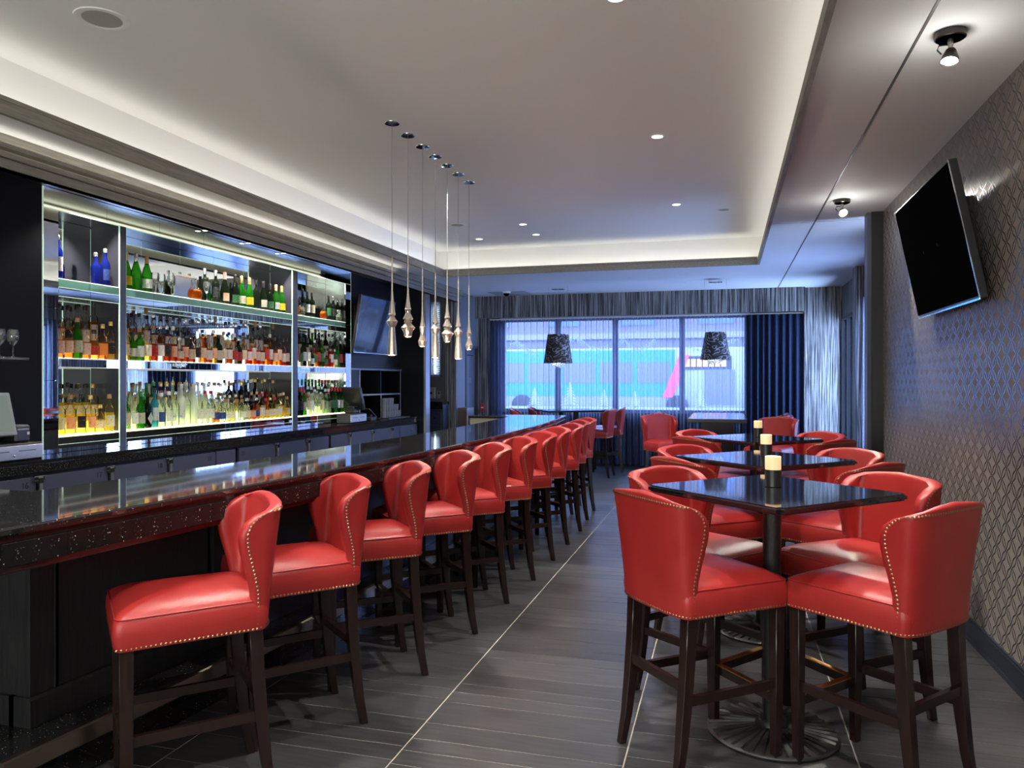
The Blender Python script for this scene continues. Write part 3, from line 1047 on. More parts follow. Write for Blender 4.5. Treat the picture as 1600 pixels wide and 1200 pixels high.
def left_lowb(i, y):
    return ('shouldered', 'clear', ch(['yellow', 'golden', 'yellow']), 'cream', ch(['black', 'gold']))


HERO = {7: ('round', 'clear', 'clear', None, 'silver'), 9: ('tall', 'clear', 'clear', None, 'silver'), 10: ('tall', 'frosted', None, None, 'white'), 12: ('round', 'clear', 'clear', 'white', 'red'), 13: ('round', 'clear', 'clear', 'white', 'red'),
        14: ('squat', 'clear', 'orange', 'blue', 'silver'), 15: ('squat', 'clear', 'clear', 'blue', 'silver')}
gins_front = True


def gins(i, y):
    if y < 5.95:
        g = [('round', 'clear', 'clear', 'cream', 'cork'), ('round', 'green', 'clear', 'cream', 'green'), ('round', 'dark', None, 'white', 'black'), ('tall', 'blue', 'clear', 'white', 'black'), ('round', 'clear', 'clear', 'white', 'silver'), ('round', 'clear', 'clear', 'blue', 'white')]
        if gins_front:
            g = [g[0], g[4], g[1], ('round', 'dark', None, None, 'black'), g[3], g[5]]
        return g[i % 6]
    if gins_front and i in HERO:
        return HERO[i]
    if y < 6.6:
        return (ch(['round', 'tall']), ch(['clear', 'frosted', 'clear']), 'clear', ch(['white', 'white', 'white', 'red', None]), ch(['red', 'white', 'silver']))
    if y < 7.4:
        return ('squat', 'clear', ch(['clear', 'clear', 'clear', 'yellow', 'orange']), ch(['blue', 'white', 'white', 'cream', None]), ch(['cork', 'silver', 'black']))
    return (ch(['square', 'squat']), ch(['clear'] * 6 + ['blue']), ch(['yellow', 'clear', 'golden', 'yellow']), ch(['cream', 'white', 'white', 'black', None]), ch(['gold', 'cork', 'red']))


def vodkas(i, y):
    if y < 6.0:
        return ch([('round', 'green', 'clear', 'white', 'green'), ('tall', 'clear', 'clear', 'white', 'silver'), ('round', 'frosted', None, 'cream', 'cork')])
    if y < 6.7:
        return ('round', ch(['frosted', 'clear', 'frosted']), 'clear', ch([None, None, 'white', 'cream']), ch(['cork', 'gold', 'white']))
    if y < 7.2:
        return (ch(['round', 'shouldered']), 'clear', 'clear', ch(['white', None]), ch(['cork', 'silver']))
    return (ch(['tall', 'wine', 'round']), ch(['clear', 'clear', 'dark']), ch(['red', 'clear', 'clear', 'golden']), ch(['cream', 'white', None, 'red']), ch(['gold', 'black', 'white']))


def right_low(i, y):
    if y < 8.4:
        return ('wine', ch(['dark', 'green']), 'clear', ch(['black', 'cream', 'red']), ch(['black', 'red']))
    if y < 8.95:
        return (ch(['round', 'shouldered', 'tall']), 'clear', 'clear', ch(['white', None, 'cream']), ch(['silver', 'white']))
    return ('wine', ch(['dark', 'green', 'clear']), 'clear', ch(['black', 'white', 'green']), ch(['red', 'black']))


def right_lowb(i, y):
    return (ch(['tall', 'wine']), ch(['green', 'clear', 'dark']), 'clear', ch(['white', 'red', 'cream']), ch(['red', 'green', 'red']))


row(0, -4.950, ZS2, 7, whisky, 'front', 'middle', G2)
row(0, -5.125, ZS2b, 7, whisky_back, 'back', 'middle', G2)
row(1, -4.950, ZS2, 31, whisky_mid, 'front', 'middle', G2)
row(1, -5.125, ZS2b, 29, whisky_back, 'back', 'middle', G2)
row(2, -4.950, ZS2, 14, right_mid, 'front', 'middle', G2)
row(2, -5.125, ZS2b, 14, right_mid, 'back', 'middle', G2)
row(0, -4.950, ZS3, 6, left_low, 'front', 'lit', G3)
row(0, -5.125, ZS3b, 7, left_lowb, 'back', 'lit', G3)
row(1, -4.945, ZS3, 30, gins, 'front', 'lit', G3)
row(1, -5.022, ZS3, 27, vodkas, 'inner', 'lit', G3)
row(1, -5.125, ZS3b, 29, vodkas, 'back', 'lit', G3)
row(2, -4.945, ZS3, 14, right_low, 'front', 'lit', G3)
row(2, -5.022, ZS3, 12, right_low, 'inner', 'lit', G3)
row(2, -5.125, ZS3b, 14, right_lowb, 'back', 'lit', G3)
# top shelf, one by one
G1 = 'bottles on the top glass shelf'
ZT = 2.286
TOPB = [
    ('champagne', 5.47, 'green', 'yellow', 'gold', 'green champagne bottle with yellow label beside the left post, top shelf'),
    ('champagne', 5.585, 'green', None, 'silver', 'green champagne bottle with silver neck, left of its pair before the wine glasses'),
    ('champagne', 5.715, 'green', 'white', 'cork', 'green champagne bottle with small white label just left of the wine glasses'),
    ('wine', 6.53, 'dark', None, 'silver', 'slender dark wine bottle directly right of the silver frame, top shelf'),
    ('wine', 6.70, 'dark', 'black', 'silver', 'tall dark wine bottle with black label, second right of the silver frame'),
    ('champagne', 6.845, 'dark', 'peach', 'pink', 'dark champagne bottle with pink neck foil and round peach label'),
    ('champagne', 7.02, 'dark', 'green', 'black', 'dark champagne bottle with green shield label right of the pink foil one'),
    ('champagne', 7.13, 'green', 'cream', 'gold', 'green champagne bottle with gold neck and pale label, mid top shelf'),
    ('champagne', 7.27, 'green', 'yellow', 'gold', 'green champagne bottle with yellow label in the middle of the top shelf'),
    ('wine', 7.40, 'dark', None, 'black', 'small plain dark wine bottle right of the middle yellow label champagne'),
    ('champagne', 7.53, 'dark', 'cream', 'black', 'dark champagne bottle with cream shield label, near the right post'),
    ('champagne', 7.66, 'dark', 'green', 'black', 'dark champagne bottle with dark green label, third left of right post'),
    ('champagne', 7.78, 'green', 'white', 'cork', 'green champagne bottle with white label, second left of the right post'),
    ('champagne', 7.90, 'green', 'yellow', 'gold', 'green champagne bottle with yellow label touching the right post, top shelf'),
    ('wine', 8.36, 'dark', 'black', 'black', 'dark wine bottle with black label, first in the right bay top shelf'),
    ('wine', 8.47, 'dark', 'white', 'black', 'dark wine bottle with white label, right bay top shelf'),
    ('wine', 8.58, 'dark', 'cream', 'black', 'dark wine bottle with cream label, right bay top shelf'),
    ('wine', 9.00, 'dark', 'green', 'black', 'dark wine bottle with green label right of the amber decanter'),
    ('wine', 9.12, 'dark', 'black', 'silver', 'dark wine bottle with silver cap and black label near right mirror strip'),
    ('wine', 9.24, 'dark', 'white', 'silver', 'last dark wine bottle by the right mirror strip, top shelf'),
    ('round', 5.24, 'cobalt', 'blue', 'silver', 'cobalt blue bottle at the right end of the left bay top shelf'),
    ('square', 5.14, 'cobalt', None, 'silver', 'short square cobalt bottle on the left bay top shelf'),
    ('tall', 4.77, 'cobalt', 'white', 'silver', 'slim cobalt bottle at far left corner of the top shelf'),
]
for sh, y, gl, lb, cp, t in TOPB:
    bottle(sh, (-4.985 if y > 6 else -4.965, y, ZT), gl, None, lb, cp, t, G1)
# decanters
bm = bmesh.new()
addlathe(bm, [(.025, 0), (.055, .01), (.068, .05), (.06, .09), (.03, .115), (.014, .13), (.014, .16), (.02, .165), (.022, .19), (.008, .21), (.001, .212)], 18, squish=.6)
DEC = mesh('decanter', bm, GL['clear'], True, 50)
bm = bmesh.new()
addlathe(bm, [(.022, .006), (.05, .014), (.062, .05), (.056, .085), (.03, .1)], 16, squish=.6)
DECL = mesh('liquid', bm, LQ['orange'], True, 50)
for y, x, lq, t in ((6.36, -4.945, 'orange', 'round crystal decanter of orange liquor in front of the silver frame'), (8.17, -4.945, 'amber', 'small round decanter of amber spirit right of the right post'),
                    (8.24, -4.93, 'clear', 'clear crystal decanter next to the small amber decanter'), (8.80, -4.95, 'orange', 'orange filled crystal decanter in the middle of the right bay'),
                    (9.17, -4.925, 'clear', 'clear crystal decanter in front of the last dark wine bottles')):
    o = link('decanter', DEC, None, (x, y, ZT), (0, 0, R(90)))
    tag(o, t, 'decanter', 'decanters on the top shelf')
    link('liquid', DECL, o, m=LQ[lq])
# stem glasses
bm = bmesh.new()
addlathe(bm, [(.034, 0), (.034, .002), (.008, .006), (.004, .02), (.004, .07), (.010, .082), (.030, .105), (.037, .135), (.036, .165), (.031, .19)], 16, cap=False)
WG = mesh('wine_glass', bm, glassy('glassware', (.93, .96, .97), .4, (.8, .85, .85), .14), True, 60)
for i, y in enumerate((5.80, 5.88, 6.01)):
    tag(link('wine_glass', WG, None, (-4.95, y, ZT), None), f'clear stemmed wine glass, {ORD[i]} of three between champagne and silver frame', 'glass', 'wine glasses on the top shelf')
tag(link('wine_glass', WG, None, (-4.93, 6.49, ZT), None), 'clear stemmed wine glass just right of the round orange decanter', 'glass', 'wine glasses on the top shelf')
fr = thing('silver_frame', 'silver picture frame standing on the top shelf behind the decanter', 'frame', (-4.97, 6.22, ZT), 0)
B('frame_border', CHROME, [(-.012, .012, -.165, .165, 0, .022), (-.012, .012, -.165, .165, .20, .222), (-.012, .012, -.165, -.143, .022, .20), (-.012, .012, .143, .165, .022, .20)], fr, bev=.004)
B('frame_plate', mat('silver_plate', (.7, .7, .7), .15, metal=1), [(-.006, .004, -.143, .143, .022, .20)], fr)

# ================================================================ LEFT WALL EQUIPMENT
gs = thing('glass_shelf', 'small dark wall shelf holding two stemmed glasses over the till', 'shelf', (0, 0, 0))
B('shelf_board', PLASTB, [(-4.885, -4.66, 3.2, 4.24, 1.645, 1.66)], gs)
for i, y in enumerate((4.065, 4.165)):
    tag(link('wine_glass', WG, None, (-4.72, y, 1.661)), ['stemmed wine glass on the dark wall shelf above till, left of the pair', 'stemmed wine glass on the dark wall shelf above till, right of the pair'][i], 'glass', 'wine glasses on the dark wall shelf')


def till(y0, y1, x, label, m=STEEL, z=.951):
    t = thing('cash_drawer', label, 'cash drawer', (x, y0, z))
    w = y1 - y0
    B('case', PLASTB, [(-.20, -.006, -.005, w + .005, .004, .118)], t, bev=.003)
    f = B('drawer_front', m, [(-.006, .004, 0, w, .012, .105)], t, bev=.002)
    for a in (.12, .58):
        B('slot', PLASTB, [(.002, .0055, w * a, w * (a + .3), .066, .071)], f)
    bm = bmesh.new()
    addlathe(bm, [(.008, 0), (.008, .005), (.004, .006)], 12)
    link('lock', mesh('lock', bm, CHROME, True), f, (.004, w / 2, .035), (0, R(90), 0))
    return t


till(3.89, 4.345, -4.66, 'brushed steel cash drawer beside the left edge of the bottle niche')
till(8.99, 9.43, -4.66, 'pale steel cash drawer under the second till screen at the far end', mat('pale_steel', (.62, .64, .68), .3, metal=.8))


def pos_screen(loc, rz, label, hm=None):
    t = thing('till_monitor', label, 'monitor', loc, rz)
    bm = bmesh.new()
    addbox(bm, -.025, .03, -.17, .17, 0, .31, bev=.012, seg=2)
    a = link('housing', mesh('housing', bm, hm or PLASTG, True), t, (0, 0, .045), (0, R(-18), 0))
    B('display', mat('till_display', (.16, .20, .19), .12, emit=((.5, .6, .5), .12)), [(.0285, .032, -.145, .145, .03, .285)], a)
    B('stand', hm or PLASTG, [(-.12, -.02, -.08, .08, 0, .09)], t, bev=.01)
    return t


pos_screen((-4.76, 4.03, 1.072), R(-10), 'tilted grey till touchscreen standing on the left cash drawer')
pos_screen((-4.79, 9.34, 1.072), R(80), 'tilted till touchscreen standing on the far cash drawer', PLASTB)
pr = thing('receipt_printer', 'black receipt printer beside the till touchscreen', 'printer', (-4.79, 4.255, 1.072))
B('case', PLASTB, [(-.06, .06, -.06, .06, 0, .12)], pr, bev=.012)
B('paper_slot', PLASTG, [(.03, .062, -.045, .045, .085, .095)], pr)
B('indicator', mat('indicator_label', (.6, .6, .6), .4), [(.0605, .062, .03, .05, .05, .07)], pr)
ct = thing('card_terminal', 'black card terminal with raised keypad in front of the cubby shelf', 'card terminal', (-4.74, 9.72, .951))
B('base', PLASTB, [(-.05, .05, -.09, .09, 0, .05)], ct, bev=.008)
o = B('keypad', PLASTB, [(-.045, .045, -.14, .14, 0, .022)], ct, bev=.006)
o.location = (0, 0, .09)
o.rotation_euler = (R(-28), 0, 0)
B('neck', PLASTB, [(-.02, .02, -.03, .03, .045, .09)], ct)
# tray and stacked rocks glasses
tr_ = thing('glass_mat', 'black bar mat under the pyramid of stacked tumblers', 'mat', (-4.78, 10.55, .951))
B('mat_sheet', PLASTB, [(-.10, .10, -.36, .42, 0, .008)], tr_)
bm = bmesh.new()
addlathe(bm, [(.033, 0), (.036, .004), (.040, .095), (.0385, .095), (.034, .01), (.001, .01)], 14, cap=True)
TUM = mesh('tumbler', bm, glassy('tumbler_glass', (.8, .82, .85), .45, (.8, .84, .9), .38), True, 40)
for r_, n in enumerate((7, 6, 4)):
    for i in range(n):
        tag(link('tumbler', TUM, None, (-4.78, 10.23 + .088 * i, .960 + r_ * .0955)), f'clear tumbler, {ORD[i]} from the left in the {["bottom", "middle", "top"][r_]} layer of the stack', 'glass', 'stacked tumblers at the far end of the back counter')
# cubby unit
cu = thing('cubby_unit', 'dark wall cubby shelves with four compartments beneath the left television', 'shelf')
EDGEB = mat('pale_edge_blue', (.22, .24, .30), .35)
B('top_board', EDGEB, [(-5.15, -4.895, 9.46, 11.14, 1.652, 1.672)], cu)
B('side_board', BLACK2, [(-5.15, -4.90, 9.70, 9.72, .951, 1.652)], cu)
B('front_edge', EDGEB, [(-4.90, -4.893, 9.70, 9.72, .951, 1.652)], cu)
B('front_edge', EDGEB, [(-4.90, -4.893, 11.08, 11.10, .951, 1.652)], cu)
B('side_board', BLACK2, [(-5.15, -4.90, 11.08, 11.10, .951, 1.652)], cu)
B('shelf_board', EDGEB, [(-5.15, -4.895, 9.72, 11.08, 1.29, 1.31)], cu)
B('divider', BLACK2, [(-5.15, -4.90, 10.38, 10.40, .951, 1.29)], cu)
B('front_edge', EDGEB, [(-4.90, -4.893, 10.38, 10.40, .951, 1.29)], cu)
B('divider', BLACK, [(-5.15, -4.90, 10.38, 10.40, 1.31, 1.652)], cu)


def tv(name, label, w, h, x0, z0, x1, z1, y0, y1, wall_x, flip):
    """screen spans y0..y1; bottom edge (x1, z1), top edge (x0, z0)"""
    t = thing(name, label, 'television', (x1, (y0 + y1) / 2, z1))
    ang = math.atan2(x0 - x1, z0 - z1)
    H = math.hypot(x0 - x1, z0 - z1)
    W = y1 - y0
    s = -1 if not flip else 1     # screen looks toward -x (right wall) or +x
    bm = bmesh.new()
    addbox(bm, min(0, -s * .045), max(0, -s * .045), -W / 2, W / 2, 0, H, bev=.004)
    hs = link('housing', mesh('housing', bm, PLASTB, True), t, (0, 0, 0), (0, ang, 0))
    B('screen', SCREEN2 if flip else SCREEN, [(min(s * .001, s * .003), max(s * .001, s * .003), -W / 2 + .012, W / 2 - .012, .018, H - .012)], hs)
    B('bezel_edge', CHROME, [(-.003, .004, -W / 2, W / 2, -.004, .006), (-.002, .003, -W / 2 - .002, -W / 2 + .003, 0, H), (-.002, .003, W / 2 - .003, W / 2 + .002, 0, H)], hs)
    dx = wall_x - x1
    bm = bmesh.new()
    addbox(bm, min(dx, dx - math.copysign(.03, dx)), max(dx, dx - math.copysign(.03, dx)), -.22, .22, .15, H - .12)
    xm = (x0 - x1) * .5
    for yy_ in (-.16, .16):
        addtube(bm, [(dx, yy_, H * .45), (dx * .6 + xm * .4, yy_ + .08, H * .5), (xm, yy_, H * .5)], .014, 8)
    link('wall_bracket', mesh('wall_bracket', bm, PLASTB), t)
    B('back_box', PLASTB, [(min(-s * .045, -s * .072), max(-s * .045, -s * .072), -W / 2 + .08, W / 2 - .15, .06, H * .45)], hs, bev=.01)
    return t


tv('television', 'large black flat television tilted forward on the patterned right wall', 0, 0, 1.146, 2.685, 1.30, 1.935, 4.59, 5.93, XR, False)
tv('television', 'dark flat television over the cubby shelves beyond the bottle niche', 0, 0, -4.62, 2.64, -4.74, 1.88, 9.22, 10.28, -4.9, True)

# far niche: small counter, drawer, window with blind, glowing strip for its bright gap, outlets
wn = S('window_3', mat('niche_window_frame', (.25, .28, .36), .4), [(-4.90, -4.87, 12.33, 12.36, 1.57, 2.88), (-4.715, -4.69, 12.33, 12.36, 1.57, 2.88), (-4.90, -4.69, 12.33, 12.36, 1.57, 1.60), (-4.90, -4.69, 12.33, 12.36, 2.85, 2.88)])
B('glass_pane', GLASSW, [(-4.87, -4.715, 12.40, 12.404, 1.60, 2.85)], wn)
S('window_3_reveal', WHITE, [(-4.95, -4.88, 12.44, 12.7, 1.5, 2.95), (-4.70, -4.65, 12.44, 12.7, 1.5, 2.95)])
bl = thing('window_blind', 'white slatted blind in the small window of the far niche', 'blind')
for i in range(38):
    o = B('blind_slat', WHITE, [(-4.865, -4.722, -.010, .010, -.0008, .0008)], bl)
    o.location = (0, 12.375, 1.63 + .032 * i)
    o.rotation_euler = (R(-35), 0, 0)
tb = thing('blind_gap_glow', 'slim glowing vertical strip standing in for a bright gap beside the blind', 'light gap', (-4.80, 12.335, 1.62))  # glowing tube and brackets added in place of a bright gap by the blind
bm = bmesh.new()
addlathe(bm, [(.012, 0), (.012, 1.15)], 10)
link('tube', mesh('tube', bm, mat('gap_glow', (1, 1, 1), .5, emit=((.6, .78, 1), 9)), True), tb)
B('bracket', CHROME, [(-.012, .012, -.01, .03, -.015, 0), (-.012, .012, -.01, .03, 1.15, 1.165)], tb)
nc = thing('niche_counter', 'short granite topped drawer cabinet inside the far niche', 'cabinet')
B('countertop', GRAN, [(-5.40, -4.52, 11.95, 12.26, 1.10, 1.15), (-5.40, -4.52, 11.95, 11.97, 1.03, 1.10)], nc)
B('body', NAVY, [(-5.40, -4.53, 12.0, 12.26, 0, 1.10)], nc)
d = B('drawer', GREYL, [(-4.80, -4.56, 11.98, 12.0, .78, .98)], nc, bev=.003)
bm = bmesh.new()
addlathe(bm, [(.005, 0), (.006, .014), (.017, .024), (.015, .034), (.001, .038)], 12)
link('knob', mesh('knob', bm, CHROME, True), d, (-4.66, 11.98, .88), (R(90), 0, 0))
B('door', GREYL, [(-4.80, -4.56, 11.98, 12.0, .10, .76)], nc, bev=.003)
for x, t, mm in ((-4.93, 'beige metal dispenser box on the wall of the far niche', mat('beige_metal', (.5, .42, .32), .4)), (-4.77, 'small dark outlet plate on the wall of the far niche', PLASTG)):
    o = thing('wall_box' if x < -4.9 else 'outlet_plate', t, 'box' if x < -4.9 else 'outlet', (x, 12.36, 1.2))
    ww = .13 if x < -4.9 else .06
    dd = -.07 if x < -4.9 else -.008
    B('case', mm, [(0, ww, dd, 0, 0, .19 if x < -4.9 else .12)], o, bev=.002)
    B('front_slot', PLASTB, [(ww * .3, ww * .7, dd - .003, dd, .07, .11)], o)
# steel podium beside the door, fire alarm
po = thing('steel_cabinet', 'narrow steel fronted cabinet with brown side against the far left wall', 'cabinet', (-4.395, 12.36, 0))
B('body', mat('brown_laminate', (.16, .10, .08), .5), [(0, .15, 0, .36, 0, 1.04)], po)
B('steel_door', STEEL, [(.15, .165, .005, .355, .05, 1.035)], po, bev=.002)
B('handle', CHROME, [(.165, .185, .04, .055, .7, .9)], po)
fa = thing('fire_alarm', 'small red fire alarm pull station on the wall by the curtain', 'alarm', (-4.30, 13.44, 1.0))
B('case', mat('alarm_red', (.6, .02, .03), .4), [(-.04, .04, -.03, 0, -.06, .08)], fa, bev=.004)
B('pull_bar', WHITE, [(-.025, .025, -.036, -.03, 0, .02)], fa)

# ================================================================ STOOLS


def quarter(a=.215, b=.060, n=3.0, yc=-.20):
    pts = []
    for i in range(41):
        f = PI / 2 * i / 40
        x = a * math.sin(f) ** (2 / n)
        y = yc - b * math.cos(f) ** (2 / n)
        pts.append((x, y))
    L_ = [0]
    for p, q_ in zip(pts, pts[1:]):
        L_.append(L_[-1] + math.hypot(q_[0] - p[0], q_[1] - p[1]))
    return pts, L_


QP, QL = quarter()
QPI, QLI = quarter(.168, .022, 2.4, -.20)


def plan(s, inner=False):
    sg = 1 if s >= 0 else -1
    s = abs(s)
    if inner:
        s1 = QL[-1]
        if s >= s1:
            return sg * QPI[-1][0], QPI[-1][1] + (s - s1)
        s *= QLI[-1] / s1
        for i in range(len(QLI) - 1):
            if QLI[i + 1] >= s - 1e-9:
                t = (s - QLI[i]) / (QLI[i + 1] - QLI[i] + 1e-9)
                return sg * (QPI[i][0] + t * (QPI[i + 1][0] - QPI[i][0])), QPI[i][1] + t * (QPI[i + 1][1] - QPI[i][1])
        return sg * QPI[-1][0], QPI[-1][1]
    if s >= QL[-1]:
        return sg * QP[-1][0], QP[-1][1] + (s - QL[-1])
    for i in range(len(QL) - 1):
        if QL[i + 1] >= s:
            t = (s - QL[i]) / (QL[i + 1] - QL[i] + 1e-9)
            return sg * (QP[i][0] + t * (QP[i + 1][0] - QP[i][0])), QP[i][1] + t * (QP[i + 1][1] - QP[i][1])
    return sg * QP[-1][0], QP[-1][1]


SB = QL[-1]
ZB = .615
STAB = [(0, .008), (.15, .008), (.3, .014), (.45, .034), (.6, .058), (.7, .072), (.79, .078), (.86, .070), (.91, .052), (.95, .024), (.98, -.012), (1.0, -.050)]


def smax(wv):
    for (a, va), (b, vb) in zip(STAB, STAB[1:]):
        if wv <= b:
            t = (wv - a) / (b - a)
            return SB + va + (vb - va) * t
    return SB


def shell_pt(u, wv, off=0.0, inner=False):
    """u in -1..1 across, wv 0..1 upward"""
    s = u * smax(wv)
    au = abs(u)
    H = 1.060 - .003 * au ** 2 - .008 * au ** 5
    z = ZB + wv * (H - ZB)
    x, y = plan(s, inner)
    x2, y2 = plan(s + .002, inner)
    tx, ty = x2 - x, y2 - y
    l = math.hypot(tx, ty) or 1
    nx, ny = ty / l, -tx / l          # outward (for increasing s: right-hand side)
    k = (z - ZB) / .44
    x *= 1 + .12 * k ** 1.3
    y -= .045 * k ** 1.2
    return Vector((x + nx * off, y + ny * off, z))


def bake(me, mods):
    o = bpy.data.objects.new('tmp', me)
    C.objects.link(o)
    for t, kw in mods:
        m = o.modifiers.new(t, t)
        for a, v in kw.items():
            setattr(m, a, v)
    dg = bpy.context.evaluated_depsgraph_get()
    r = bpy.data.meshes.new_from_object(o.evaluated_get(dg))
    bpy.data.objects.remove(o)
    return r


def make_stool():
    t = thing('bar_stool', 'x', 'bar stool', (0, 0, 0))
    # back shell: outer skin, inner skin, rolled rim
    bm = bmesh.new()
    nu, nw = 30, 16
    ws = [j / nw for j in range(nw)] + [.97, 1.0]
    G = {}
    for inner in (False, True):
        G[inner] = [[bm.verts.new(shell_pt(-1 + 2 * i / nu, w_, 0, inner)) for i in range(nu + 1)] for w_ in ws]
    nj = len(ws) - 1
    for inner in (False, True):
        g = G[inner]
        for j in range(nj):
            for i in range(nu):
                bm.faces.new((g[j][i], g[j][i + 1], g[j + 1][i + 1], g[j + 1][i]))
    go, gi = G[False], G[True]
    loop = [(j, 0) for j in range(nj + 1)] + [(nj, i) for i in range(1, nu + 1)] + [(j, nu) for j in range(nj - 1, -1, -1)]

    def nb(j, i):
        return (max(0, j - 1) if j == nj else j, min(nu - 1, max(1, i)))
    prev = None
    for (j, i) in loop:
        o_, n_ = go[j][i], gi[j][i]
        jj, ii = nb(j, i)
        d_ = ((o_.co - go[jj][ii].co) + (n_.co - gi[jj][ii].co))
        d_ = d_.normalized() if d_.length > 1e-6 else Vector((0, 0, 1))
        c_ = (o_.co + n_.co) / 2
        h_ = (o_.co - n_.co) / 2
        r_ = h_.length * .75
        cur = [o_] + [bm.verts.new(c_ + h_ * math.cos(a_) + d_ * r_ * math.sin(a_)) for a_ in (PI * .2, PI * .4, PI * .6, PI * .8)] + [n_]
        if prev:
            for k_ in range(5):
                bm.faces.new((prev[k_], cur[k_], cur[k_ + 1], prev[k_ + 1]))
        prev = cur
    for i in range(nu):
        bm.faces.new((go[0][i], go[0][i + 1], gi[0][i + 1], gi[0][i]))
    link('backrest', mesh('backrest', bm, LEATHER, True, 70), t)
    # seat cushion
    bm = bmesh.new()
    hx, y0, y1 = .222, -.235, .248
    prof = [(.0, .615), (.004, .615), (.009, .66), (.007, .70), (.0, .718), (.012, .730), (.05, .748), (.11, .757), (.17, .760)]

    def ring(ins, z):
        pts = []
        for (cx, cy, a0) in ((hx - ins - .03, y1 - ins - .03, 0), (-hx + ins + .03, y1 - ins - .03, 90), (-hx + ins + .04, y0 + ins + .03, 180), (hx - ins - .04, y0 + ins + .03, 270)):
            rr = .03
            for k_ in range(5):
                a = R(a0 + 22.5 * k_)
                pts.append((cx + rr * math.cos(a), cy + rr * math.sin(a)))
        return [bm.verts.new((x, y, z)) for x, y in pts]
    rs = []
    for i, (ins, z) in enumerate(prof):
        rs.append(ring(-ins if i in (1, 2, 3) else ins, z))
    for a, b in zip(rs, rs[1:]):
        for k_ in range(len(a)):
            bm.faces.new((a[k_], a[(k_ + 1) % len(a)], b[(k_ + 1) % len(a)], b[k_]))
    bm.faces.new(rs[-1])
    bm.faces.new(rs[0][::-1])
    seat = link('seat', mesh('seat', bm, LEATHER, True, 60), t)
    # welt
    bm = bmesh.new()
    pts = []
    for (cx, cy, a0) in ((hx - .03, y1 - .03, 0), (-hx + .03, y1 - .03, 90), (-hx + .04, y0 + .03, 180), (hx - .04, y0 + .03, 270)):
        for k_ in range(5):
            a = R(a0 + 22.5 * k_)
            pts.append((cx + .031 * math.cos(a), cy + .031 * math.sin(a), .719))
    addtube(bm, pts, .0032, 6, closed=True)
    link('piping', mesh('piping', bm, LEATHER, True, None), seat)
    # nails
    bm = bmesh.new()

    def nail(p, nrm):
        nrm = nrm.normalized()
        q_ = nrm.to_track_quat('Z', 'Y').to_matrix()
        r = .0052
        ring_ = [bm.verts.new(p + q_ @ Vector((r * math.cos(k_ * PI / 3), r * math.sin(k_ * PI / 3), -.001))) for k_ in range(6)]
        tip = bm.verts.new(p + q_ @ Vector((0, 0, .0042)))
        for k_ in range(6):
            bm.faces.new((ring_[k_], ring_[(k_ + 1) % 6], tip))

    def along(path, spacing=.0148):
        # path: list of (p, n)
        acc = 0
        nail(*path[0])
        for (p, n), (p2, n2) in zip(path, path[1:]):
            d_ = (p2 - p).length
            while acc + d_ >= spacing:
                tt = (spacing - acc) / d_
                p = p.lerp(p2, tt)
                nail(p, n)
                d_ = (p2 - p).length
                acc = 0
            acc += d_

    def nrm(u, w_):
        a = shell_pt(u, w_)
        b = shell_pt(min(1, u + .02), w_) - shell_pt(max(-1, u - .02), w_)
        c = shell_pt(u, min(1, w_ + .02)) - shell_pt(u, max(0, w_ - .02))
        return b.cross(c).normalized()
    for sg in (-1, 1):
        path = []
        for i in range(30):
            w_ = .02 + .93 * i / 29
            u_ = 1 - .035
            path.append((shell_pt(sg * u_, w_, .001), nrm(sg * .96, w_)))
        along(path)
    path = []
    for i in range(60):
        u_ = -.965 + 1.93 * i / 59
        w_ = .965
        path.append((shell_pt(u_, w_, .002), nrm(u_, .95)))
    along(path)
    path = []
    for i in range(60):
        u_ = -.97 + 1.94 * i / 59
        path.append((shell_pt(u_, .018, .002), nrm(u_, .02)))
    along(path)
    sd = []
    for k_ in range(20):
        sd.append((Vector((hx + .004, -.20 + k_ * .0235, .622)), Vector((1, 0, 0))))
    sd2 = [(Vector((-p.x, p.y, p.z)), Vector((-1, 0, 0))) for p, n in sd]
    fr_ = [(Vector((-hx + .01 + k_ * (2 * hx - .02) / 19, y1 + .004, .622)), Vector((0, 1, 0))) for k_ in range(20)]
    for q_ in (sd, sd2, fr_):
        along(q_)
    link('nail_trim', mesh('nail_trim', bm, BRASSN, True, None), t, kind='stuff')
    # legs

    def leg(pts, w0):
        bm = bmesh.new()
        rings = []
        for (x, y, z, wd) in pts:
            h = wd / 2
            rings.append([bm.verts.new((x + a * h, y + b * h, z)) for a, b in ((-1, -1), (1, -1), (1, 1), (-1, 1))])
        for a, b in zip(rings, rings[1:]):
            for k_ in range(4):
                bm.faces.new((a[k_], a[(k_ + 1) % 4], b[(k_ + 1) % 4], b[k_]))
        bm.faces.new(rings[0][::-1])
        bm.faces.new(rings[-1])
        bmesh.ops.bevel(bm, geom=[e for e in bm.edges], offset=.002, segments=1, affect='EDGES')
        link('leg', mesh('leg', bm, LEGW, True, 40), t)
    for sx in (-1, 1):
        leg([(sx * .190, .213, 0, .032), (sx * .192, .214, .3, .040), (sx * .193, .215, .62, .046)], 0)
        leg([(sx * .188, -.262, 0, .030), (sx * .184, -.240, .12, .036), (sx * .181, -.222, .28, .042), (sx * .180, -.208, .45, .045), (sx * .180, -.200, .62, .047)], 0)
    # stretchers
    f_ = B('footrest', LEGW, [(-.175, .175, .203, .225, .225, .262)], t)
    B('brass_cap', BRASS, [(-.165, .165, .201, .227, .262, .266)], f_)
    B('stretcher', LEGW, [(-.165, .165, -.232, -.212, .335, .370)], t)
    for sx in (-1, 1):
        B('stretcher', LEGW, [(sx * .186 - .010, sx * .186 + .010, -.21, .20, .285, .320)], t)
    return t


stool0 = make_stool()
used = [False]


